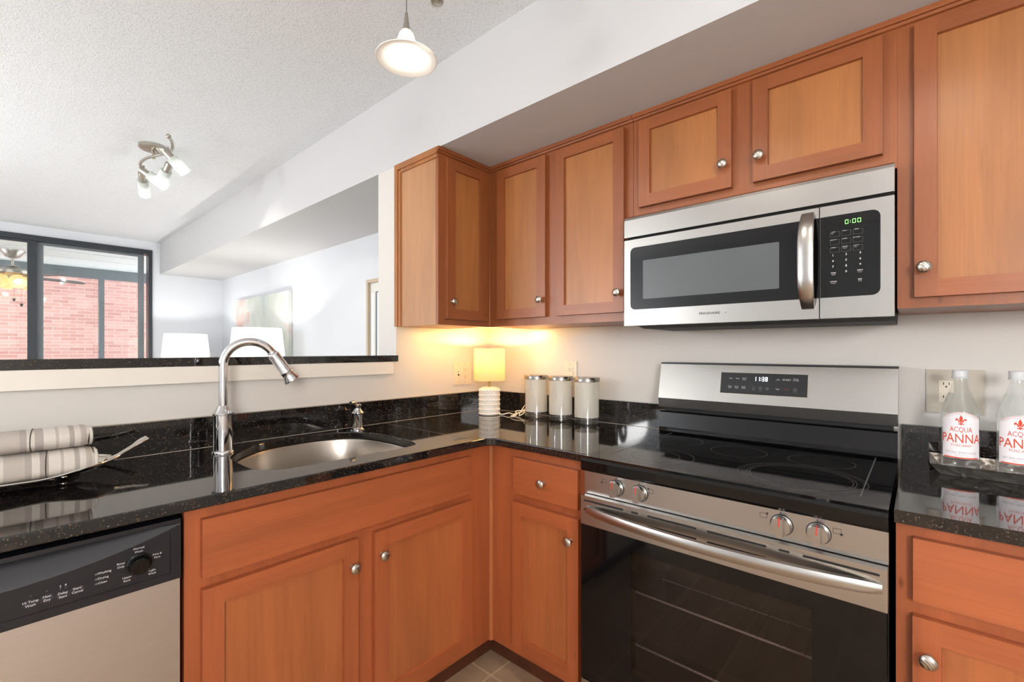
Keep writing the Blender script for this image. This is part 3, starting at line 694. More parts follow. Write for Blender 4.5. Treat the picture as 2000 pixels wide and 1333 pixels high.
for s, u, v, h in (('Bake', 1.366, .090, .0042), ('Broil', 1.389, .090, .0042), ('Steam', 1.412, .0925, .004), ('Clean', 1.412, .0868, .004), ('Delay', 1.364, .0600, .004), ('Start', 1.364, .0545, .004), ('Cook', 1.387, .0600, .004), ('Time', 1.387, .0545, .004), ('Temp', 1.411, .0605, .004), ('Alarm', 1.411, .0550, .004), ('START', 1.549, .090, .0062), ('Timer', 1.5765, .0955, .0042), ('On/Off', 1.5765, .0898, .0042)): text(bm, s, ft, u, v, h)
for s in (1, -1):
    zb = .089 if s == 1 else .0625
    for k in (1, -1): quad(bm, [(1.522, zb + s * .007), (1.522, zb + s * .0055), (1.522 + k * .006, zb), (1.522 + k * .006, zb + s * .0015)], ft)
link('lettering', bm, 'print_white', disp, recalc=False)
def icon(draw):
    bm = nb(); draw(bm); link('icon', bm, 'print_grey', disp, recalc=False)
icon(lambda bm: (disc(bm, 1.445, .0585, .0042, ft, r0=.0034), quad(bm, [(1.4435, .0515), (1.4465, .0515), (1.4465, .0545), (1.4435, .0545)], ft)))
icon(lambda bm: (disc(bm, 1.467, .0585, .0052, ft, r0=.0043), quad(bm, [(1.4665, .058), (1.4675, .058), (1.4675, .0645), (1.4665, .0645)], ft)))
icon(lambda bm: (disc(bm, 1.489, .0585, .0055, ft, r0=.0045, n=6), disc(bm, 1.489, .0585, .002, ft, r0=.0012)))
icon(lambda bm: (rectline(bm, 1.5705, .0535, 1.5805, .0605, .0011, ft), disc(bm, 1.5755, .0625, .0035, ft, r0=.0026)))
bm = nb(); text(bm, 'On/Off', ft, 1.467, .0485, .0022); text(bm, 'Hold 3 sec', ft, 1.5755, .048, .0022); link('small_lettering', bm, 'print_grey', disp, recalc=False)
bm = nb(); text(bm, 'OFF', ft, 1.549, .057, .0045); link('off_lettering', bm, 'print_red', disp, recalc=False)
bm = nb(); w, h, tk = .0075, .0155, .002
for ch, u in (('1', 1.4445), ('1', 1.4565), ('3', 1.4705), ('8', 1.4815)): seven(bm, ch, u, .085, w, h, tk, ft)
for v in (.0885, .0955): disc(bm, 1.4680, v, .0011, ft, n=8)
link('clock_digits', bm, 'led_white', disp, recalc=False)
# control panel, knobs
bm = B1(MB(RY0 + .0005, .641, .797), MB(RY1 - .0005, .665, .8685), .003); cp = link('control_panel', bm, 'steel_y', t)
fnK = lambda u, v: MB(u, .6654, v)
for u, v, dx, dy in ((1.158, .8465, -1, -1), (1.312, .8455, -1, 1), (1.607, .8470, 1, 1), (1.757, .8465, 1, -1)):
    bm = nb(); rectline(bm, u - .008, v - .006, u + .008, v + .006, .0007, fnK); disc(bm, u + dx * .008, v + dy * .006, .0026, fnK); link('burner_symbol', bm, 'print_black', cp, recalc=False)
for u in (1.1995, 1.2765, 1.6445, 1.7195):
    bm = nb(); quad(bm, [(u - .0007, .856), (u + .0007, .856), (u + .0007, .8645), (u - .0007, .8645)], fnK); link('off_mark', bm, 'print_black', cp, recalc=False)
for u in (1.2015, 1.2785, 1.6465, 1.7215):
    z = .833; bm = nb(); lathe(bm, [(.0235, 0), (.0235, .003), (.022, .004), (.0215, .014), (.0205, .0165), (.0005, .017)], MB(u, .665, z), (-1, 0, 0), n=36)
    vs = box(bm, MB(u - .0075, .681, z - .0225), MB(u + .0075, .697, z + .0225)); kb = link('burner_knob', bm, 'steel_y', t, .0012, 2)
    bm = nb(); box(bm, MB(u - .0011, .6969, z + .004), MB(u + .0011, .6976, z + .0228)); box(bm, MB(u - .0011, .683, z + .0222), MB(u + .0011, .6976, z + .0230)); link('red_pointer', bm, 'red_line', kb)
    bm = nb(); cyl(bm, MB(u, .6645, z), MB(u, .6655, z), .0252, n=36); link('shadow_ring', bm, 'black_matte', kb)
# oven door
bm = nb(); box(bm, MB(RY0 + .001, .648, .7045), MB(RY1 - .001, .690, .795)); bevel(bm, .002, 2); dr = link('oven_door', bm, 'steel_y', t)
bm = nb(); u0, u1, zb0, zb1 = RY0 + .002, RY1 - .002, .217, .704; a, b, c, d = 1.262, 1.712, .30, .662
for q in ((u0, zb0, a, zb1), (b, zb0, u1, zb1), (a, zb0, b, c), (a, d, b, zb1)): box(bm, MB(q[0], .66, q[1]), MB(q[2], .689, q[3]))
link('glass_border', bm, 'black_gloss', dr)
bm = nb(); box(bm, MB(a, .684, c), MB(b, .689, d)); link('oven_window', bm, 'oven_glass', dr)
for a, b in ((1.100, 1.237), (1.262, 1.284), (1.313, 1.452), (1.479, 1.619), (1.645, 1.668), (1.694, 1.834)):
    for zc_ in (.7805, .7525):
        bm = nb(); prism(bm, rrect(a, zc_ - .0026, b, zc_ + .0026, .0025, 3), lambda p, q, d_: MB(p, d_, q), .6898, .6904); link('vent_slot', bm, 'black_matte', dr)
bm = nb(); rings = []
for k in range(33):
    s = k / 32; u = 1.112 + (1.838 - 1.112) * s; q = (2 * s - 1); dd = .692 + .050 * (1 - q * q) ** .8
    hz = .0165 if 0 < k < 32 else .012
    if k in (1, 31): hz = .0155
    rings.append([bm.verts.new(MB(u, dd + dx * .0085 - .001, .754 + hz * dz)) for dx, dz in ((-1, -.75), (-.2, -1), (.6, -.8), (1, -.3), (1, .3), (.6, .8), (-.2, 1), (-1, .75))])
loft(bm, rings); link('door_handle', bm, 'steel_y', dr)
bm = B1(MB(RY0 + .002, .65, .055), MB(RY1 - .002, .689, .212), .003); link('storage_drawer', bm, 'steel_y', t)
bm = nb(); box(bm, MB(RY0 + .03, .06, 0), MB(RY1 - .03, .6, .0195)); link('plinth', bm, 'black_matte', t)

# ------------------------------------------------------------------ microwave
MY0, MY1, MZ0, MZ1, MD = 1.0875, 1.8485, 1.345, 1.7425, .40
t = thing('microwave', 'stainless over-the-range microwave with black glass door', 'microwave', (-.2, -1.468, MZ0))
bm = nb(); box(bm, MB(MY0 + .004, .003, MZ0 + .004), MB(MY1 - .004, .362, MZ1 + .004)); link('case', bm, 'appliance_side', t)
bm = nb(); prism(bm, [(.02, MZ0 - .008), (.30, MZ0 - .008), (.375, MZ0 + .003), (.02, MZ0 + .003)], lambda p, q, u: MB(u, p, q), MY0 + .03, MY1 - .004); link('bottom_vent', bm, 'black_matte', t)
bm = nb(); box(bm, MB(MY0 + .002, .3625, MZ0), MB(MY1 - .002, .375, MZ1)); link('gap_backing', bm, 'black_matte', t)
bm = nb(); prism(bm, [(.3755, 1.6655), (.400, 1.6655), (.400, 1.728), (.397, 1.737), (.389, 1.7425), (.3755, 1.7425)], lambda p, q, u: MB(u, p, q), MY0, MY1); bevel(bm, .0025, 2, 35); link('vent_grille_panel', bm, 'steel_y', t)
bm = B1(MB(MY0, .3755, MZ0), MB(1.6862, .400, 1.6555), .0025); md = link('door', bm, 'steel_y', t)
bm = nb(); prism(bm, rrect(1.112, 1.402, 1.6862, 1.626, .018, 6, (1, 0, 0, 1)), lambda p, q, d_: MB(p, d_, q), .3998, .4010); link('door_glass', bm, 'black_gloss', md)
bm = nb(); prism(bm, rrect(1.161, 1.438, 1.588, 1.5755, .003, 3), lambda p, q, d_: MB(p, d_, q), .4009, .4013); link('window_screen', bm, 'mw_screen', md)
bm = nb(); text(bm, 'FRIGIDAIRE', lambda u, v: MB(u, .4007, v), 1.3895, 1.3725, .0074, sx=1.22); disc(bm, 1.439, 1.3755, .0013, lambda u, v: MB(u, .4007, v)); link('lettering', bm, 'print_black', md, recalc=False)
bm = nb(); rings = []
for k in range(25):
    s = k / 24; z = 1.373 + .271 * s; q = abs(2 * s - 1); dd = .402 + .042 * (1 - q ** 3.2); w = .019 - .004 * q ** 4
    rings.append([bm.verts.new(MB(1.6605 + dx * w, dd + dz * .0065, z)) for dx, dz in ((-1, -.6), (-1, .5), (-.75, 1), (.75, 1), (1, .5), (1, -.6))])
loft(bm, rings); link('handle', bm, 'steel_y', md)
bm = B1(MB(1.6885, .3755, MZ0), MB(MY1, .400, 1.6555), .0025); mc = link('control_panel', bm, 'steel_y', t)
bm = nb(); prism(bm, rrect(1.6892, 1.402, 1.8205, 1.626, .018, 6, (0, 1, 1, 0)), lambda p, q, d_: MB(p, d_, q), .3998, .4010); mg = link('control_glass', bm, 'black_gloss', mc)
fm = lambda u, v: MB(u, .4014, v)
bm = nb(); 
for ch, u in (('0', 1.7455), ('0', 1.7615), ('0', 1.7725)): seven(bm, ch, u, 1.5985, .0075, .0115, .0013, fm)
for v in (1.6015, 1.6065): disc(bm, 1.7572, v, .0009, fm, n=8)
link('clock_digits', bm, 'led_green', mg, recalc=False)
bm = nb(); cols = (1.7225, 1.748, 1.7735); rows = (1.575, 1.5535, 1.532)
for r, z in enumerate(rows):
    for c_, u in enumerate(cols): rectline(bm, u - .0105, z - .0075, u + .0105, z + .0065, .0005, fm)
link('button_outline', bm, 'dim_mark', mg, recalc=False)
bm = nb()
lab = [['cook', 'timer', 'clock'], ['popcorn', 'potato', 'beverage'], ['reheat', 'defrost', 'power']]
for r, z in enumerate(rows):
    for c_, u in enumerate(cols): text(bm, lab[r][c_], fm, u - .003, z + .0052, .0029)
for s, u, v in (('time', 1.7170, 1.5760), ('by time', 1.7455, 1.5330), ('level', 1.7685, 1.5330)): text(bm, s, fm, u, v, .0019)
for k, s in enumerate('123456789'): text(bm, s, fm, cols[k % 3] + (-.004, 0, .005)[k % 3], 1.5145 - .0155 * (k // 3), .0055)
text(bm, '0', fm, 1.748, 1.4680, .0055); text(bm, 'stop', fm, 1.7195, 1.4675, .0045); text(bm, 'cancel', fm, 1.7195, 1.4630, .0024); text(bm, 'start', fm, 1.778, 1.4690, .0045); text(bm, '+30 sec', fm, 1.778, 1.4645, .0020)
text(bm, 'exhaust', fm, 1.7195, 1.4440, .0034); text(bm, 'hi lo off', fm, 1.7195, 1.4395, .0022); text(bm, 'light', fm, 1.778, 1.4450, .0036); text(bm, 'on off', fm, 1.778, 1.4405, .0022)
link('lettering', bm, 'print_white', mg, recalc=False)

# ------------------------------------------------------------------ small things on the worktop
# table lamp in the corner
lx, ly = -.187, -.187
t = thing('table_lamp', 'small lit table lamp with white ribbed ceramic base in the worktop corner', 'lamp', (lx, ly, ZT))
bm = nb(); prof = [(.052, .0004), (.0555, .004)]
for i in range(121):
    z = .006 + .122 * i / 120; prof.append((.0555 + .0026 * max(0, math.cos((z - .006) / .0245 * 2 * PI)) ** 8, z))
prof += [(.0552, .133), (.050, .140), (.038, .145), (.012, .147)]
lathe(bm, prof, (lx, ly, ZT), n=176)
bmesh.ops.recalc_face_normals(bm, faces=bm.faces[:])
for v in bm.verts:      # scalloped relief bands
    a = math.atan2(v.co.y - ly, v.co.x - lx); h = v.co.z - ZT
    if .006 < h < .133: v.co.z += .0026 * math.cos(a * 22)
link('base', bm, 'white_ceramic', t)
bm = nb(); cyl(bm, (lx, ly, ZT + .146), (lx, ly, ZT + .20), .0065, n=16); cyl(bm, (lx, ly, ZT + .2), (lx, ly, ZT + .275), .012, n=16); link('neck', bm, 'brass', t)
bm = nb(); lathe(bm, [(.0835, .181), (.0815, .351), (.0803, .351), (.0823, .181)], (lx, ly, ZT), n=64, cap=False); link('lamp_shade', bm, 'shade_linen', t)
bm = nb(); ball(bm, (lx, ly, ZT + .305), .022, 12, sz=1.3); link('bulb', bm, 'bulb_warm', t)
bm = nb()
cp_ = [(-.17, -.24, .919), (-.16, -.26, .918), (-.14, -.285, .925), (-.12, -.30, .918), (-.10, -.33, .93), (-.075, -.352, .955), (-.065, -.34, .97), (-.078, -.33, .95), (-.10, -.33, .928), (-.12, -.34, .920), (-.14, -.355, .918), (-.15, -.372, .922), (-.13, -.374, .93), (-.10, -.365, .945), (-.08, -.37, .95), (-.10, -.345, .935), (-.15, -.325, .918), (-.18, -.335, .919), (-.20, -.36, .920), (-.19, -.374, .925), (-.165, -.36, .93), (-.13, -.325, .937), (-.10, -.355, .94), (-.07, -.372, .935), (-.05, -.374, .93), (-.035, -.376, .95)]
tube(bm, crom(cp_, 7), .0024, 8); link('power_cord', bm, 'cord_white', t)
light('corner_lamp_light', 'POINT', (lx, ly, ZT + .325), 15, (1, .60, .20), shadow_soft_size=.02)
# canisters
def canister(x, y, label):
    t = thing('canister', label, 'canister', (x, y, ZT), 'glass canisters beside the corner lamp')
    r = .0585
    bm = nb(); lathe(bm, [(.001, .0006), (.050, .0006), (r, .004), (r, .196), (r - .0025, .196), (r - .0025, .010), (r - .008, .007), (.001, .007)], (x, y, ZT), n=56, cap=False); link('jar', bm, 'jar_glass', t)
    bm = nb(); lathe(bm, [(r - .0026, .033), (r - .0026, .194)], (x, y, ZT), n=56, cap=False); link('frosted_band', bm, 'frosted', t)
    bm = nb(); lathe(bm, [(.001, .1965), (r + .0018, .1965), (r + .0018, .2135), (r + .0005, .2155), (.001, .2158)], (x, y, ZT), n=56, cap=False); link('lid', bm, 'lid_steel', t)
    return t
can = canister(-.108, -.4425, 'frosted glass canister with steel lid, nearest the lamp')
dup(can, (-.108, -.594, ZT), 'frosted glass canister with steel lid, middle one of three')
dup(can, (-.108, -.742, ZT), 'frosted glass canister with steel lid, nearest the range')
# outlets
def outlet(name, label, M, u0, u1, z0, z1, kinds, mname, cat='outlet'):
    t = thing(name, label, cat, M((u0 + u1) / 2, 0, (z0 + z1) / 2))
    bm = nb(); box(bm, M(u0, .0003, z0), M(u1, .006, z1)); bevel(bm, .003, 2); link('wall_plate', bm, mname, t)
    zc_ = (z0 + z1) / 2
    for k, u in kinds:
        if k == 'sw':
            bm = nb(); box(bm, M(u - .005, .006, zc_ - .012), M(u + .005, .0066, zc_ + .012)); link('switch_slot', bm, 'slot_dark', t)
            bm = nb(); box(bm, M(u - .0038, .006, zc_ - .002), M(u + .0038, .017, zc_ + .010)); bevel(bm, .001, 1); link('toggle', bm, 'plastic_ivory', t)
        else:
            s = link('receptacle', B1(M(u - .0165, .006, zc_ - .033), M(u + .0165, .0075, zc_ + .033), .002), 'plastic_ivory', t)
            bm = nb()
            for dz in (.02, -.02):
                for du in (-.0062, .0062): box(bm, M(u + du - .0011, .0074, zc_ + dz), M(u + du + .0011, .0077, zc_ + dz + .0075))
                prism(bm, [(u + .0026 * math.cos(a), zc_ + dz - .0055 + .0026 * math.sin(a)) for a in [i / 8 * 2 * PI for i in range(8)]], lambda p, q, d_: M(p, d_, q), .0074, .0077)
            link('socket_hole', bm, 'slot_dark', s)
        bm = nb()
        for dz in (-.048, .048): cyl(bm, M(u, .0055, zc_ + dz), M(u, .0068, zc_ + dz), .003, n=12)
        link('screw', bm, 'nickel', t)
outlet('switch_outlet_plate', 'double ivory wall plate with switch and outlet left of the corner lamp', MA, -.276, -.150, 1.066, 1.187, (('sw', -.243), ('out', -.196)), 'plastic_ivory')
outlet('outlet', 'ivory outlet on the wall behind the three canisters', MB, .540, .618, 1.075, 1.199, (('out', .579),), 'plastic_ivory')
outlet('outlet', 'wide pale outlet plate behind the left water bottle', MB, 1.912, 2.04, 1.064, 1.197, (('out', 1.9575),), 'plate_grey')
# bottles on the hammered tray
t = thing('metal_tray', 'hammered silver metal tray under the two water bottles', 'tray', (-.13, -2.12, ZT))
bm = nb(); x0, x1, y0, y1 = -.222, -.035, -2.315, -1.918; i_ = .022
def loopz(k, z): return [bm.verts.new(p) for p in ((x0 + k, y0 + k, z), (x1 - k, y0 + k, z), (x1 - k, y1 - k, z), (x0 + k, y1 - k, z))]
loft(bm, [loopz(0, ZT + .031), loopz(i_, ZT + .0006)], cap=False, smooth=False); f = bm.faces.new(loopz(i_, ZT + .0006)); f2 = bm.faces.new(loopz(i_ + .001, ZT + .003)); loft(bm, [loopz(i_ + .001, ZT + .003), loopz(.0025, ZT + .031), loopz(0, ZT + .031)], cap=False, smooth=False)
link('dish', bm, 'hammered', t, recalc=False)
def bottle(x, y, label):
    zb = ZT + .0034
    t = thing('water_bottle', label, 'bottle', (x, y, zb), 'clear water bottles on the metal tray'); r = .0400
    body = [(.001, .004), (.028, .001), (.036, .002), (r - .001, .012), (r, .02), (r, .160), (r - .0015, .170), (.034, .188), (.0275, .208), (.0205, .232), (.0152, .250), (.0145, .262), (.0145, .268)]
    bm = nb(); lathe(bm, body, (x, y, zb), n=56, cap=False); link('bottle_body', bm, 'clear_plastic', t)
    wz = .218; wp = [(max(a - .0012, .0005), h + .001) for a, h in body if h < wz] + [(.0238, wz), (.0005, wz)]
    bm = nb(); lathe(bm, wp, (x, y, zb), n=56, cap=False); link('water', bm, 'water', t)
    bm = nb(); lathe(bm, [(.0175, .2595), (.0185, .2605), (.0185, .263), (.0165, .264)], (x, y, zb), n=32); lathe(bm, [(.0168, .264), (.0172, .266), (.0172, .281), (.016, .283), (.0005, .2832)], (x, y, zb), n=48); link('cap', bm, 'cap_white', t)
    rl = r + .0005
    def fn(off): return lambda u, v: (x - (rl + off) * math.cos(u / rl), y - (rl + off) * math.sin(u / rl), zb + v)
    half = 1.10 * rl; bm = nb(); k = 24; f = fn(0); lo, hi = [], []
    for i in range(k + 1):
        u = -half + 2 * half * i / k; lo.append(bm.verts.new(f(u, .040))); hi.append(bm.verts.new(f(u, .150 + .018 * math.cos(u / half * PI / 2))))
    loft(bm, [lo, hi], closed=False, cap=False); lb = link('paper_label', bm, 'label_white', t, recalc=False)
    f = fn(.0004); bm = nb()
    text_bent(bm, 'ACQUA', f, 0, .1135, .0135, sx=.66); text_bent(bm, 'PANNA', f, 0, .0835, .0245, sx=.73); text_bent(bm, 'TUSCANY', f, 0, .0735, .0058, sx=1.15)
    # fleur emblem
    def petal(pts): 
        bm.faces.new([bm.verts.new(f(a, b)) for a, b in pts])
    z0 = .1345
    petal([(0, z0 + .026), (.0036, z0 + .017), (.0032, z0 + .012), (.0016, z0 + .007), (-.0016, z0 + .007), (-.0032, z0 + .012), (-.0036, z0 + .017)])
    for s in (1, -1):
        petal([(s * .0018, z0 + .0072), (s * .0046, z0 + .0125), (s * .0075, z0 + .0158), (s * .0105, z0 + .0152), (s * .0113, z0 + .011), (s * .0092, z0 + .0085), (s * .0086, z0 + .0112), (s * .0066, z0 + .0105), (s * .0042, z0 + .0065)])
        petal([(s * .0012, z0 + .005), (s * .0035, z0 + .0015), (s * .0065, z0 + .0025), (s * .0052, z0 - .0008), (s * .0022, z0 - .0005), (0, z0 + .003)])
        disc(bm, s * .0072, z0 + .0195, .0009, f, n=8)
    petal([(-.0055, z0 + .0052), (.0055, z0 + .0052), (.0055, z0 + .0068), (-.0055, z0 + .0068)]); petal([(0, z0 + .004), (.0015, z0), (0, z0 - .0042), (-.0015, z0)])
    a = -half * .86
    for i in range(16): quad(bm, [(a + i * half * 1.72 / 16, .0405), (a + (i + 1) * half * 1.72 / 16, .0405), (a + (i + 1) * half * 1.72 / 16, .0435), (a + i * half * 1.72 / 16, .0435)], f)
    for i in range(16):
        q = [(-half * .98 + 2 * half * .98 * (i + j) / 16) for j in (0, 1)]
        quad(bm, [(q[0], .1478 + .018 * math.cos(q[0] / half * PI / 2)), (q[1], .1478 + .018 * math.cos(q[1] / half * PI / 2)), (q[1], .1486 + .018 * math.cos(q[1] / half * PI / 2)), (q[0], .1486 + .018 * math.cos(q[0] / half * PI / 2))], f)
    link('lettering', bm, 'label_orange', lb, recalc=False)
    bm = nb(); text_bent(bm, 'NATURAL SPRING WATER', f, 0, .0535, .0055, sx=.72); text_bent(bm, '33.8 FL OZ (1 L)', f, 0, .0475, .003, sx=.9)
    arc = lambda u, v: f(u, v + .018 * math.cos(u / half * PI / 2)); text_bent(bm, 'LOVED IN THE BEST RESTAURANTS', arc, 0, .1425, .0030, sx=1.05)
    link('small_print', bm, 'label_grey', lb, recalc=False)
    return t
b1_ = bottle(-.125, -1.982, 'clear water bottle with white and orange label, left of the pair')
dup(b1_, (-.125, -2.092, ZT + .0034), 'clear water bottle with white and orange label, cut by the right photo edge')

# silver dish with rolled towels
t = thing('serving_dish', 'silver footed serving dish with a spoon-like handle under the rolled towels', 'dish', (-1.95, -.2, ZT))
sec = [(-2.23, -.235, -.165, .957, .950), (-2.20, -.275, -.13, .953, .945), (-2.12, -.305, -.10, .946, .934), (-2.02, -.318, -.09, .944, .930), (-1.923, -.314, -.09, .943, .929), (-1.847, -.306, -.10, .9425, .930), (-1.78, -.300, -.11, .954, .934), (-1.742, -.278, -.14, .958, .942), (-1.712, -.236, -.185, .958, .950)]
xs = [V((s[0], s[1], s[2])) for s in sec]; zs = [V((s[3], s[4], 0)) for s in sec]
cx_ = crom(xs, 6); cz_ = crom(zs, 6); bm = nb(); up, dn = [], []
for p, q in zip(cx_, cz_):
    yf, yb = p.y, p.z; r_ = []
    for k in range(13):
        s = k / 12; y = yf + (yb - yf) * s; w = abs(2 * s - 1) ** 2.5; r_.append((p.x, y, q.y + (q.x - q.y) * w))
    up.append([bm.verts.new(v) for v in r_]); dn.append([bm.verts.new((a, b, c - .0022)) for a, b, c in r_])
loft(bm, up, closed=False, cap=False); loft(bm, dn, closed=False, cap=False)
for i in (0, 12): loft(bm, [[r[i] for r in up], [r[i] for r in dn]], closed=False, cap=False)
loft(bm, [up[-1], dn[-1]], closed=False, cap=False); loft(bm, [up[0], dn[0]], closed=False, cap=False)
link('dish', bm, 'silver', t)
bm = nb()
for k in (0, 1): tube(bm, [(p.x, p.z if k else p.y, q.x) for p, q in zip(cx_, cz_)], .0021, 8)
link('rim', bm, 'silver', t)
bm = nb(); hp = crom([(-1.728, -.225, .952), (-1.705, -.205, .957), (-1.688, -.186, .962), (-1.66, -.152, .971), (-1.638, -.126, .980), (-1.622, -.107, .985)], 6); k_ = len(hp); rings = []
dr_ = V((.63, .77, 0)); pr = V((.77, -.63, 0))
for i, p in enumerate(hp):
    s = i / (k_ - 1); w = .006 + .0015 * math.sin(s * 9) + .0075 * max(0, s - .35) / .65; w *= 1 if s < .93 else max(.3, (1 - s) / .07)
    rings.append([bm.verts.new(p + pr * (w * math.cos(a)) + V((0, 0, .0062 * math.sin(a)))) for a in [j / 12 * 2 * PI for j in range(12)]])
loft(bm, rings); link('handle', bm, 'silver', t)
for x, y, z in ((-1.811, -.208, .931), (-2.10, -.25, .932), (-2.10, -.15, .932), (-1.83, -.135, .930)):
    bm = nb(); ball(bm, (x, y, ZT + .0085), .0082, 10); cyl(bm, (x, y, ZT + .014), (x, y, z), .004, n=10); link('foot', bm, 'silver', t)
def towel(label, xe, yc, zc_, ry, rz, seed, x_tie):
    t = thing('rolled_towel', label, 'towel', (xe, yc, zc_), 'striped towels rolled on the silver dish'); rnd = random.Random(seed)
    L_ = .42; n = 48; bm = nb(); rings = []
    for k in range(36):
        s = k / 35; x = xe - s * L_; e = min(1, s * 18 + .90) if k else .86
        ph = s * 5 + seed; rings.append([])
        for i in range(n):
            a = 2 * PI * i / n; w = 1 + .018 * math.sin(3 * a + ph) + .012 * math.sin(5 * a - ph * 1.7)
            ca, sa = math.cos(a), math.sin(a); y = yc + ry * e * w * (abs(ca) ** .85) * (1 if ca > 0 else -1); z = zc_ + rz * e * w * (abs(sa) ** .85) * (1 if sa > 0 else -1)
            rings[-1].append(bm.verts.new((x + .004 * math.sin(2 * a + seed), y, z)))
    loft(bm, rings)
    # spiral layers showing on the end
    sp = []
    for i in range(100):
        a = i / 100 * 2 * PI * 3.2; q = (1 - i / 100 * .82) * .93; sp.append((xe + .0035, yc + ry * q * math.cos(a + 2.2), zc_ + rz * q * math.sin(a + 2.2)))
    tube(bm, sp, .0034, 6)
    link('cloth', bm, 'towel_cloth', t)
    bm = nb(); tube(bm, [(x_tie + .006 * math.cos(2 * PI * i / 40), yc + (ry * 1.02) * (abs(math.cos(2 * PI * i / 40)) ** .85) * (1 if math.cos(2 * PI * i / 40) > 0 else -1), zc_ + (rz * 1.02) * (abs(math.sin(2 * PI * i / 40)) ** .85) * (1 if math.sin(2 * PI * i / 40) > 0 else -1)) for i in range(41)], .0011, 6, cap=False); link('tie_string', bm, 'linen_dark', t)
towel('striped beige rolled towel lying directly on the silver dish', -1.756, -.218, .9655, .060, .0335, 1, -1.842)
towel('striped beige rolled towel stacked on top of the other towel', -1.764, -.205, 1.0265, .052, .0275, 4, -1.868)

# ------------------------------------------------------------------ lights hanging in the kitchen
px_, py_ = -1.126, -.766
t = thing('pendant_light', 'lit white glass trumpet pendant hanging above the kitchen', 'pendant light', (px_, py_, ZC))
bm = nb(); prof = [(.0875, 2.114), (.074, 2.118), (.058, 2.124), (.044, 2.133), (.034, 2.146), (.0285, 2.16), (.025, 2.175), (.021, 2.188), (.014, 2.197), (.010, 2.2)]
lathe(bm, prof + [(r - .0022, h - .0015) for r, h in prof[::-1]], (px_, py_, 0), n=64, cap=False); link('glass_shade', bm, 'pendant_glass', t)
bm = nb(); pp = [(px_ + .0875 * math.cos(a), py_ + .0875 * math.sin(a), 2.1138) for a in [i / 64 * 2 * PI for i in range(65)]]; tube(bm, pp, .0017, 6, cap=False); link('shade_rim', bm, 'white_ceramic', t)
bm = nb(); lathe(bm, [(.0135, 2.196), (.0125, 2.2), (.0085, 2.212), (.006, 2.232), (.004, 2.25), (.0015, 2.254)], (px_, py_, 0), n=24); link('lamp_holder', bm, 'nickel', t)
bm = nb(); cyl(bm, (px_, py_, 2.252), (px_, py_, 2.43), .0013, n=8); link('cord', bm, 'lens_grey', t)
bm = nb(); ball(bm, (px_, py_, 2.158), .013, 10, sz=1.5); link('bulb', bm, 'bulb_soft', t)
light('pendant_bulb', 'POINT', (px_, py_, 2.132), .7, (1, .92, .82), shadow_soft_size=.012)
t = thing('track_rail', 'satin nickel track rail under the kitchen ceiling holding the spot head', 'track light', (px_, -1.4, ZC))
bm = nb(); box(bm, (px_ - .006, -2.3, 2.431), (px_ + .006, -.70, 2.447)); link('rail', bm, 'nickel', t)
bm = nb()
for y in (-.95, -1.9): cyl(bm, (px_, y, 2.447), (px_, y, ZC - .0005), .006, n=10)
link('standoff', bm, 'nickel', t)
for k, (y, aim) in enumerate(((-.885, (0, -.2, -1)), (-1.42, (.45, .05, -1)), (-2.0, (.5, .1, -1)))):
    d = V(aim).normalized(); p = V((px_, y, 2.318))
    bm = nb(); cyl(bm, (px_, y, 2.431), p, .004, n=8); lathe(bm, [(.008, -.02), (.012, -.012), (.013, .03), (.018, .07), (.019, .105), (.016, .106), (.015, .09)], p, d, n=28); link('spot_head', bm, 'pewter_light', t)
    light('track_spot', 'SPOT', p + d * .11, (8, 9, 6)[k], (1, .90, .76), p + d, spot_size=math.radians(95), spot_blend=.7, shadow_soft_size=.02)
# ceiling spot fixture over the dining area
t = thing('ceiling_spotlight', 'satin nickel ceiling fixture with curved bar and four frosted spot heads', 'ceiling light', (-1.29, 1.64, ZC))
bm = nb(); lathe(bm, [(.001, -.0005), (.070, -.0005), (.070, -.016), (.060, -.024), (.001, -.028)], (-1.288, 1.636, ZC), n=40, cap=False); link('base_plate', bm, 'nickel', t)
bm = nb(); tube(bm, crom([(-1.305, 1.16, 2.42), (-1.275, 1.228, 2.42), (-1.251, 1.341, 2.42), (-1.262, 1.44, 2.42), (-1.30, 1.54, 2.42), (-1.326, 1.631, 2.42), (-1.332, 1.728, 2.42), (-1.309, 1.84, 2.42)], 8), .008, 10); ball(bm, (-1.305, 1.16, 2.42), .013, 8); ball(bm, (-1.309, 1.84, 2.42), .013, 8); cyl(bm, (-1.287, 1.60, 2.42), (-1.287, 1.63, 2.485), .008, n=10); cyl(bm, (-1.28, 1.50, 2.42), (-1.285, 1.60, 2.485), .007, n=10); link('curved_bar', bm, 'nickel', t)
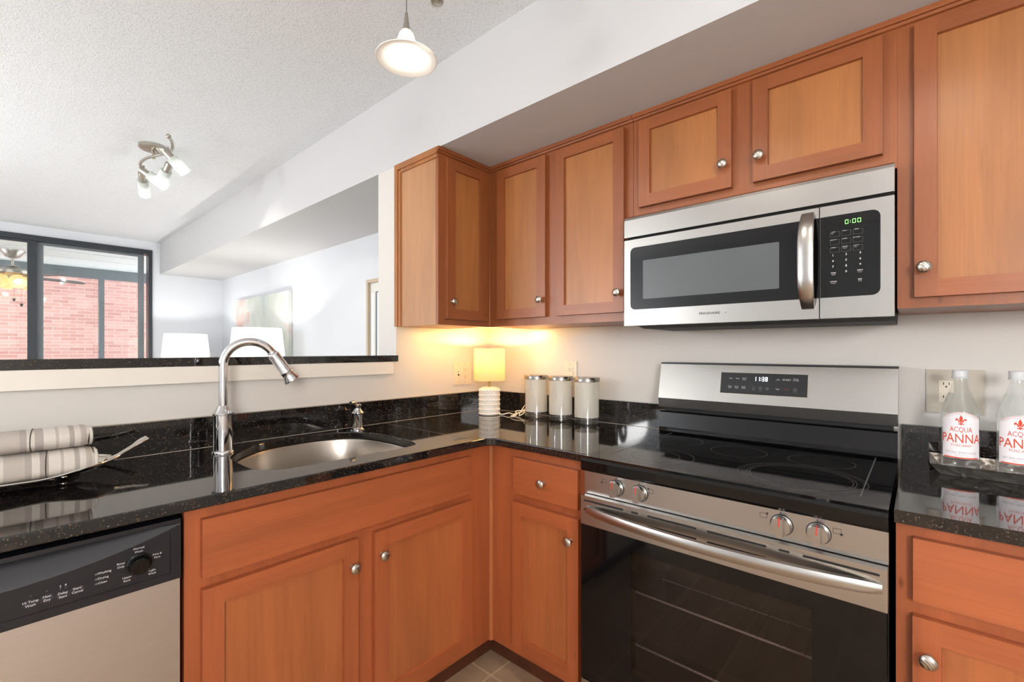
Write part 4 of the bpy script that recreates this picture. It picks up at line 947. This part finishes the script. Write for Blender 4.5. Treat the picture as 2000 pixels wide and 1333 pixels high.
for p0, p1 in (((-1.274, 1.334, 2.385), (-1.212, 1.318, 2.315)), ((-1.226, 1.545, 2.385), (-1.243, 1.63, 2.31)), ((-1.311, 1.765, 2.385), (-1.226, 1.728, 2.32)), ((-1.294, 1.905, 2.40), (-1.262, 2.02, 2.325))):
    p0, p1 = V(p0), V(p1); d = (p1 - p0).normalized(); L_ = (p1 - p0).length + .03
    bm = nb(); cyl(bm, p0 + V((0, 0, .035)), p0 + d * .01, .006, n=10); lathe(bm, [(.019, -.02), (.0205, -.016), (.0205, L_ * .55), (.017, L_ * .56)], p0, d, n=28); h = link('spot_head', bm, 'nickel', t)
    bm = nb(); lathe(bm, [(.030, L_ * .25), (.031, L_), (.029, L_), (.028, L_ * .25)], p0, d, n=32, cap=False); link('glass_shade', bm, 'spot_glass', h)
    bm = nb(); lathe(bm, [(.023, L_ * .93), (.001, L_ * .94)], p0, d, n=28); link('bulb', bm, 'bulb_bright', h)
    light('dining_spot', 'SPOT', p0 + d * (L_ + .012), 5, (1, .93, .85), p0 + d * 2, spot_size=math.radians(70), spot_blend=.6, shadow_soft_size=.02)

# ------------------------------------------------------------------ living room
def living_lamp(x, y, zt, label):
    t = thing('living_lamp', label, 'lamp', (x, y, .58), 'white drum lamps in the living room')
    bm = nb(); lathe(bm, [(.2275, zt - .29), (.1975, zt), (.196, zt), (.226, zt - .29)], (x, y, 0), n=64, cap=False); link('lamp_shade', bm, 'shade_white', t)
    bm = nb(); lathe(bm, [(.08, .5805), (.085, .60), (.05, .62), (.075, .72), (.10, .82), (.085, .93), (.04, 1.02), (.02, 1.06)], (x, y, 0), n=40); link('base', bm, 'white_ceramic', t)
    bm = nb(); cyl(bm, (x, y, 1.06), (x, y, zt - .17), .007, n=12); link('neck', bm, 'nickel', t)
    bm = nb(); ball(bm, (x, y, zt - .14), .028, 10, sz=1.3); link('bulb', bm, 'bulb_white', t)
    light('living_lamp_light', 'POINT', (x, y, zt - .10), 11, (1, .95, .9), shadow_soft_size=.03)
    t = thing('side_table', 'white square side table under the ' + ('far' if y > 3.5 else 'near') + ' living room lamp', 'table', (x, y, 0))
    bm = B1((x - .25, y - .25, .55), (x + .25, y + .25, .58), .004); link('table_top', bm, 'table_white', t)
    for a in (-1, 1):
        for b in (-1, 1): link('leg', B1((x + a * .235 - .015, y + b * .235 - .015, 0), (x + a * .235 + .015, y + b * .235 + .015, .5498), .002), 'table_white', t)
living_lamp(-.53, 4.17, 1.431, 'lit white lamp shade near the sliding door, left of the painting')
living_lamp(-.36, 2.57, 1.452, 'lit white lamp shade in front of the painting, behind the faucet')
t = thing('abstract_painting', 'large pale grey abstract canvas with pink patches on the living room wall', 'painting', (-.02, 3.43, 1.35))
bm = nb(); box(bm, (-.038, 2.69, .93), (-.004, 4.18, 1.836)); link('canvas', bm, 'painted_canvas', t)
t = thing('framed_picture', 'tall framed picture partly hidden behind the pass-through jamb', 'picture', (-.02, .95, 1.4))
bm = nb()
for a, b in (((.60, 1.00), (1.285, 1.025)), ((.60, 1.768), (1.285, 1.793)), ((.60, 1.025), (.625, 1.768)), ((1.26, 1.025), (1.285, 1.768))): box(bm, (-.038, a[0], a[1]), (-.004, b[0], b[1]))
link('frame', bm, 'frame_tan', t, .002)
bm = nb(); box(bm, (-.014, .62, 1.02), (-.006, 1.265, 1.77)); link('mat_board', bm, 'mat_board', t)
bm = nb(); box(bm, (-.0152, .72, 1.10), (-.0142, 1.19, 1.70), 0); box(bm, (-.0156, 1.215, 1.15), (-.0143, 1.245, 1.69), 1); box(bm, (-.0160, 1.13, 1.15), (-.0153, 1.165, 1.69), 1); link('print_sheet', bm, ['print_dark', 'picture_white'], t)

# ceiling fan in the sunroom
fx_, fy_ = -1.80, 5.9
t = thing('ceiling_fan', 'brown bladed ceiling fan with lit amber glass lights in the sunroom', 'ceiling fan', (fx_, fy_, 2.40))
bm = nb(); lathe(bm, [(.10, 2.3995), (.098, 2.39), (.062, 2.325), (.035, 2.312), (.012, 2.31)], (fx_, fy_, 0), n=40); link('canopy', bm, 'nickel', t)
bm = nb(); cyl(bm, (fx_, fy_, 2.20), (fx_, fy_, 2.312), .012, n=16); lathe(bm, [(.025, 2.20), (.05, 2.212), (.02, 2.225)], (fx_, fy_, 0), n=24); link('downrod', bm, 'nickel', t)
bm = nb(); lathe(bm, [(.05, 2.20), (.115, 2.189), (.14, 2.164), (.14, 2.134), (.10, 2.110), (.06, 2.10), (.06, 2.07), (.04, 2.065)], (fx_, fy_, 0), n=48); link('motor_housing', bm, 'nickel', t)
for a in (17, -55, -127, -199, -271):
    a = math.radians(a); e = V((math.cos(a), math.sin(a), 0)); n_ = V((-math.sin(a), math.cos(a), .36)).normalized(); o_ = V((fx_, fy_, 2.108))
    bm = nb(); out = [(.19, .045), (.30, .058), (.50, .068), (.60, .066), (.645, .045), (.66, 0)]; out = out + [(r, -w) for r, w in out[-2::-1]]
    dz = bmesh; top = [bm.verts.new(o_ + e * r + n_ * w + V((0, 0, .003))) for r, w in out]; bot = [bm.verts.new(o_ + e * r + n_ * w - V((0, 0, .003))) for r, w in out]; loft(bm, [bot, top], smooth=False); bl = link('blade', bm, 'fan_blade_wood', t)
    bm = nb(); tube(bm, [o_ + e * .09 + V((0, 0, .012)), o_ + e * .15 + V((0, 0, .008)), o_ + e * .25 + V((0, 0, .007))], .008, 8); link('blade_arm', bm, 'nickel', bl)
for k, a in enumerate((-70, 20, 110, 200)):
    a = math.radians(a); e = V((math.cos(a), math.sin(a), -.75)).normalized(); p = V((fx_, fy_, 2.085)) + V((math.cos(a), math.sin(a), 0)) * .055
    bm = nb(); lathe(bm, [(.02, -.01), (.05, .015), (.072, .05), (.078, .09), (.07, .12), (.066, .125), (.074, .09), (.068, .05), (.046, .018)], p, e, n=32, cap=False); g = link('lamp_glass', bm, 'fan_glass', t)
    bm = nb(); ball(bm, p + e * .075, .034, 10); link('bulb', bm, 'bulb_white', g)
for x, y, z0, z1 in ((fx_ + .01, fy_ - .05, 1.815, 2.07), (fx_ + .07, fy_ - .03, 1.76, 2.07)):
    bm = nb(); cyl(bm, (x, y, z0), (x, y, z1), .0012, n=6); lathe(bm, [(.003, .0), (.014, .0), (.012, -.02), (.004, -.035)][::-1], (x, y, z0 + .03), n=12); link('pull_chain', bm, 'linen_dark', t)
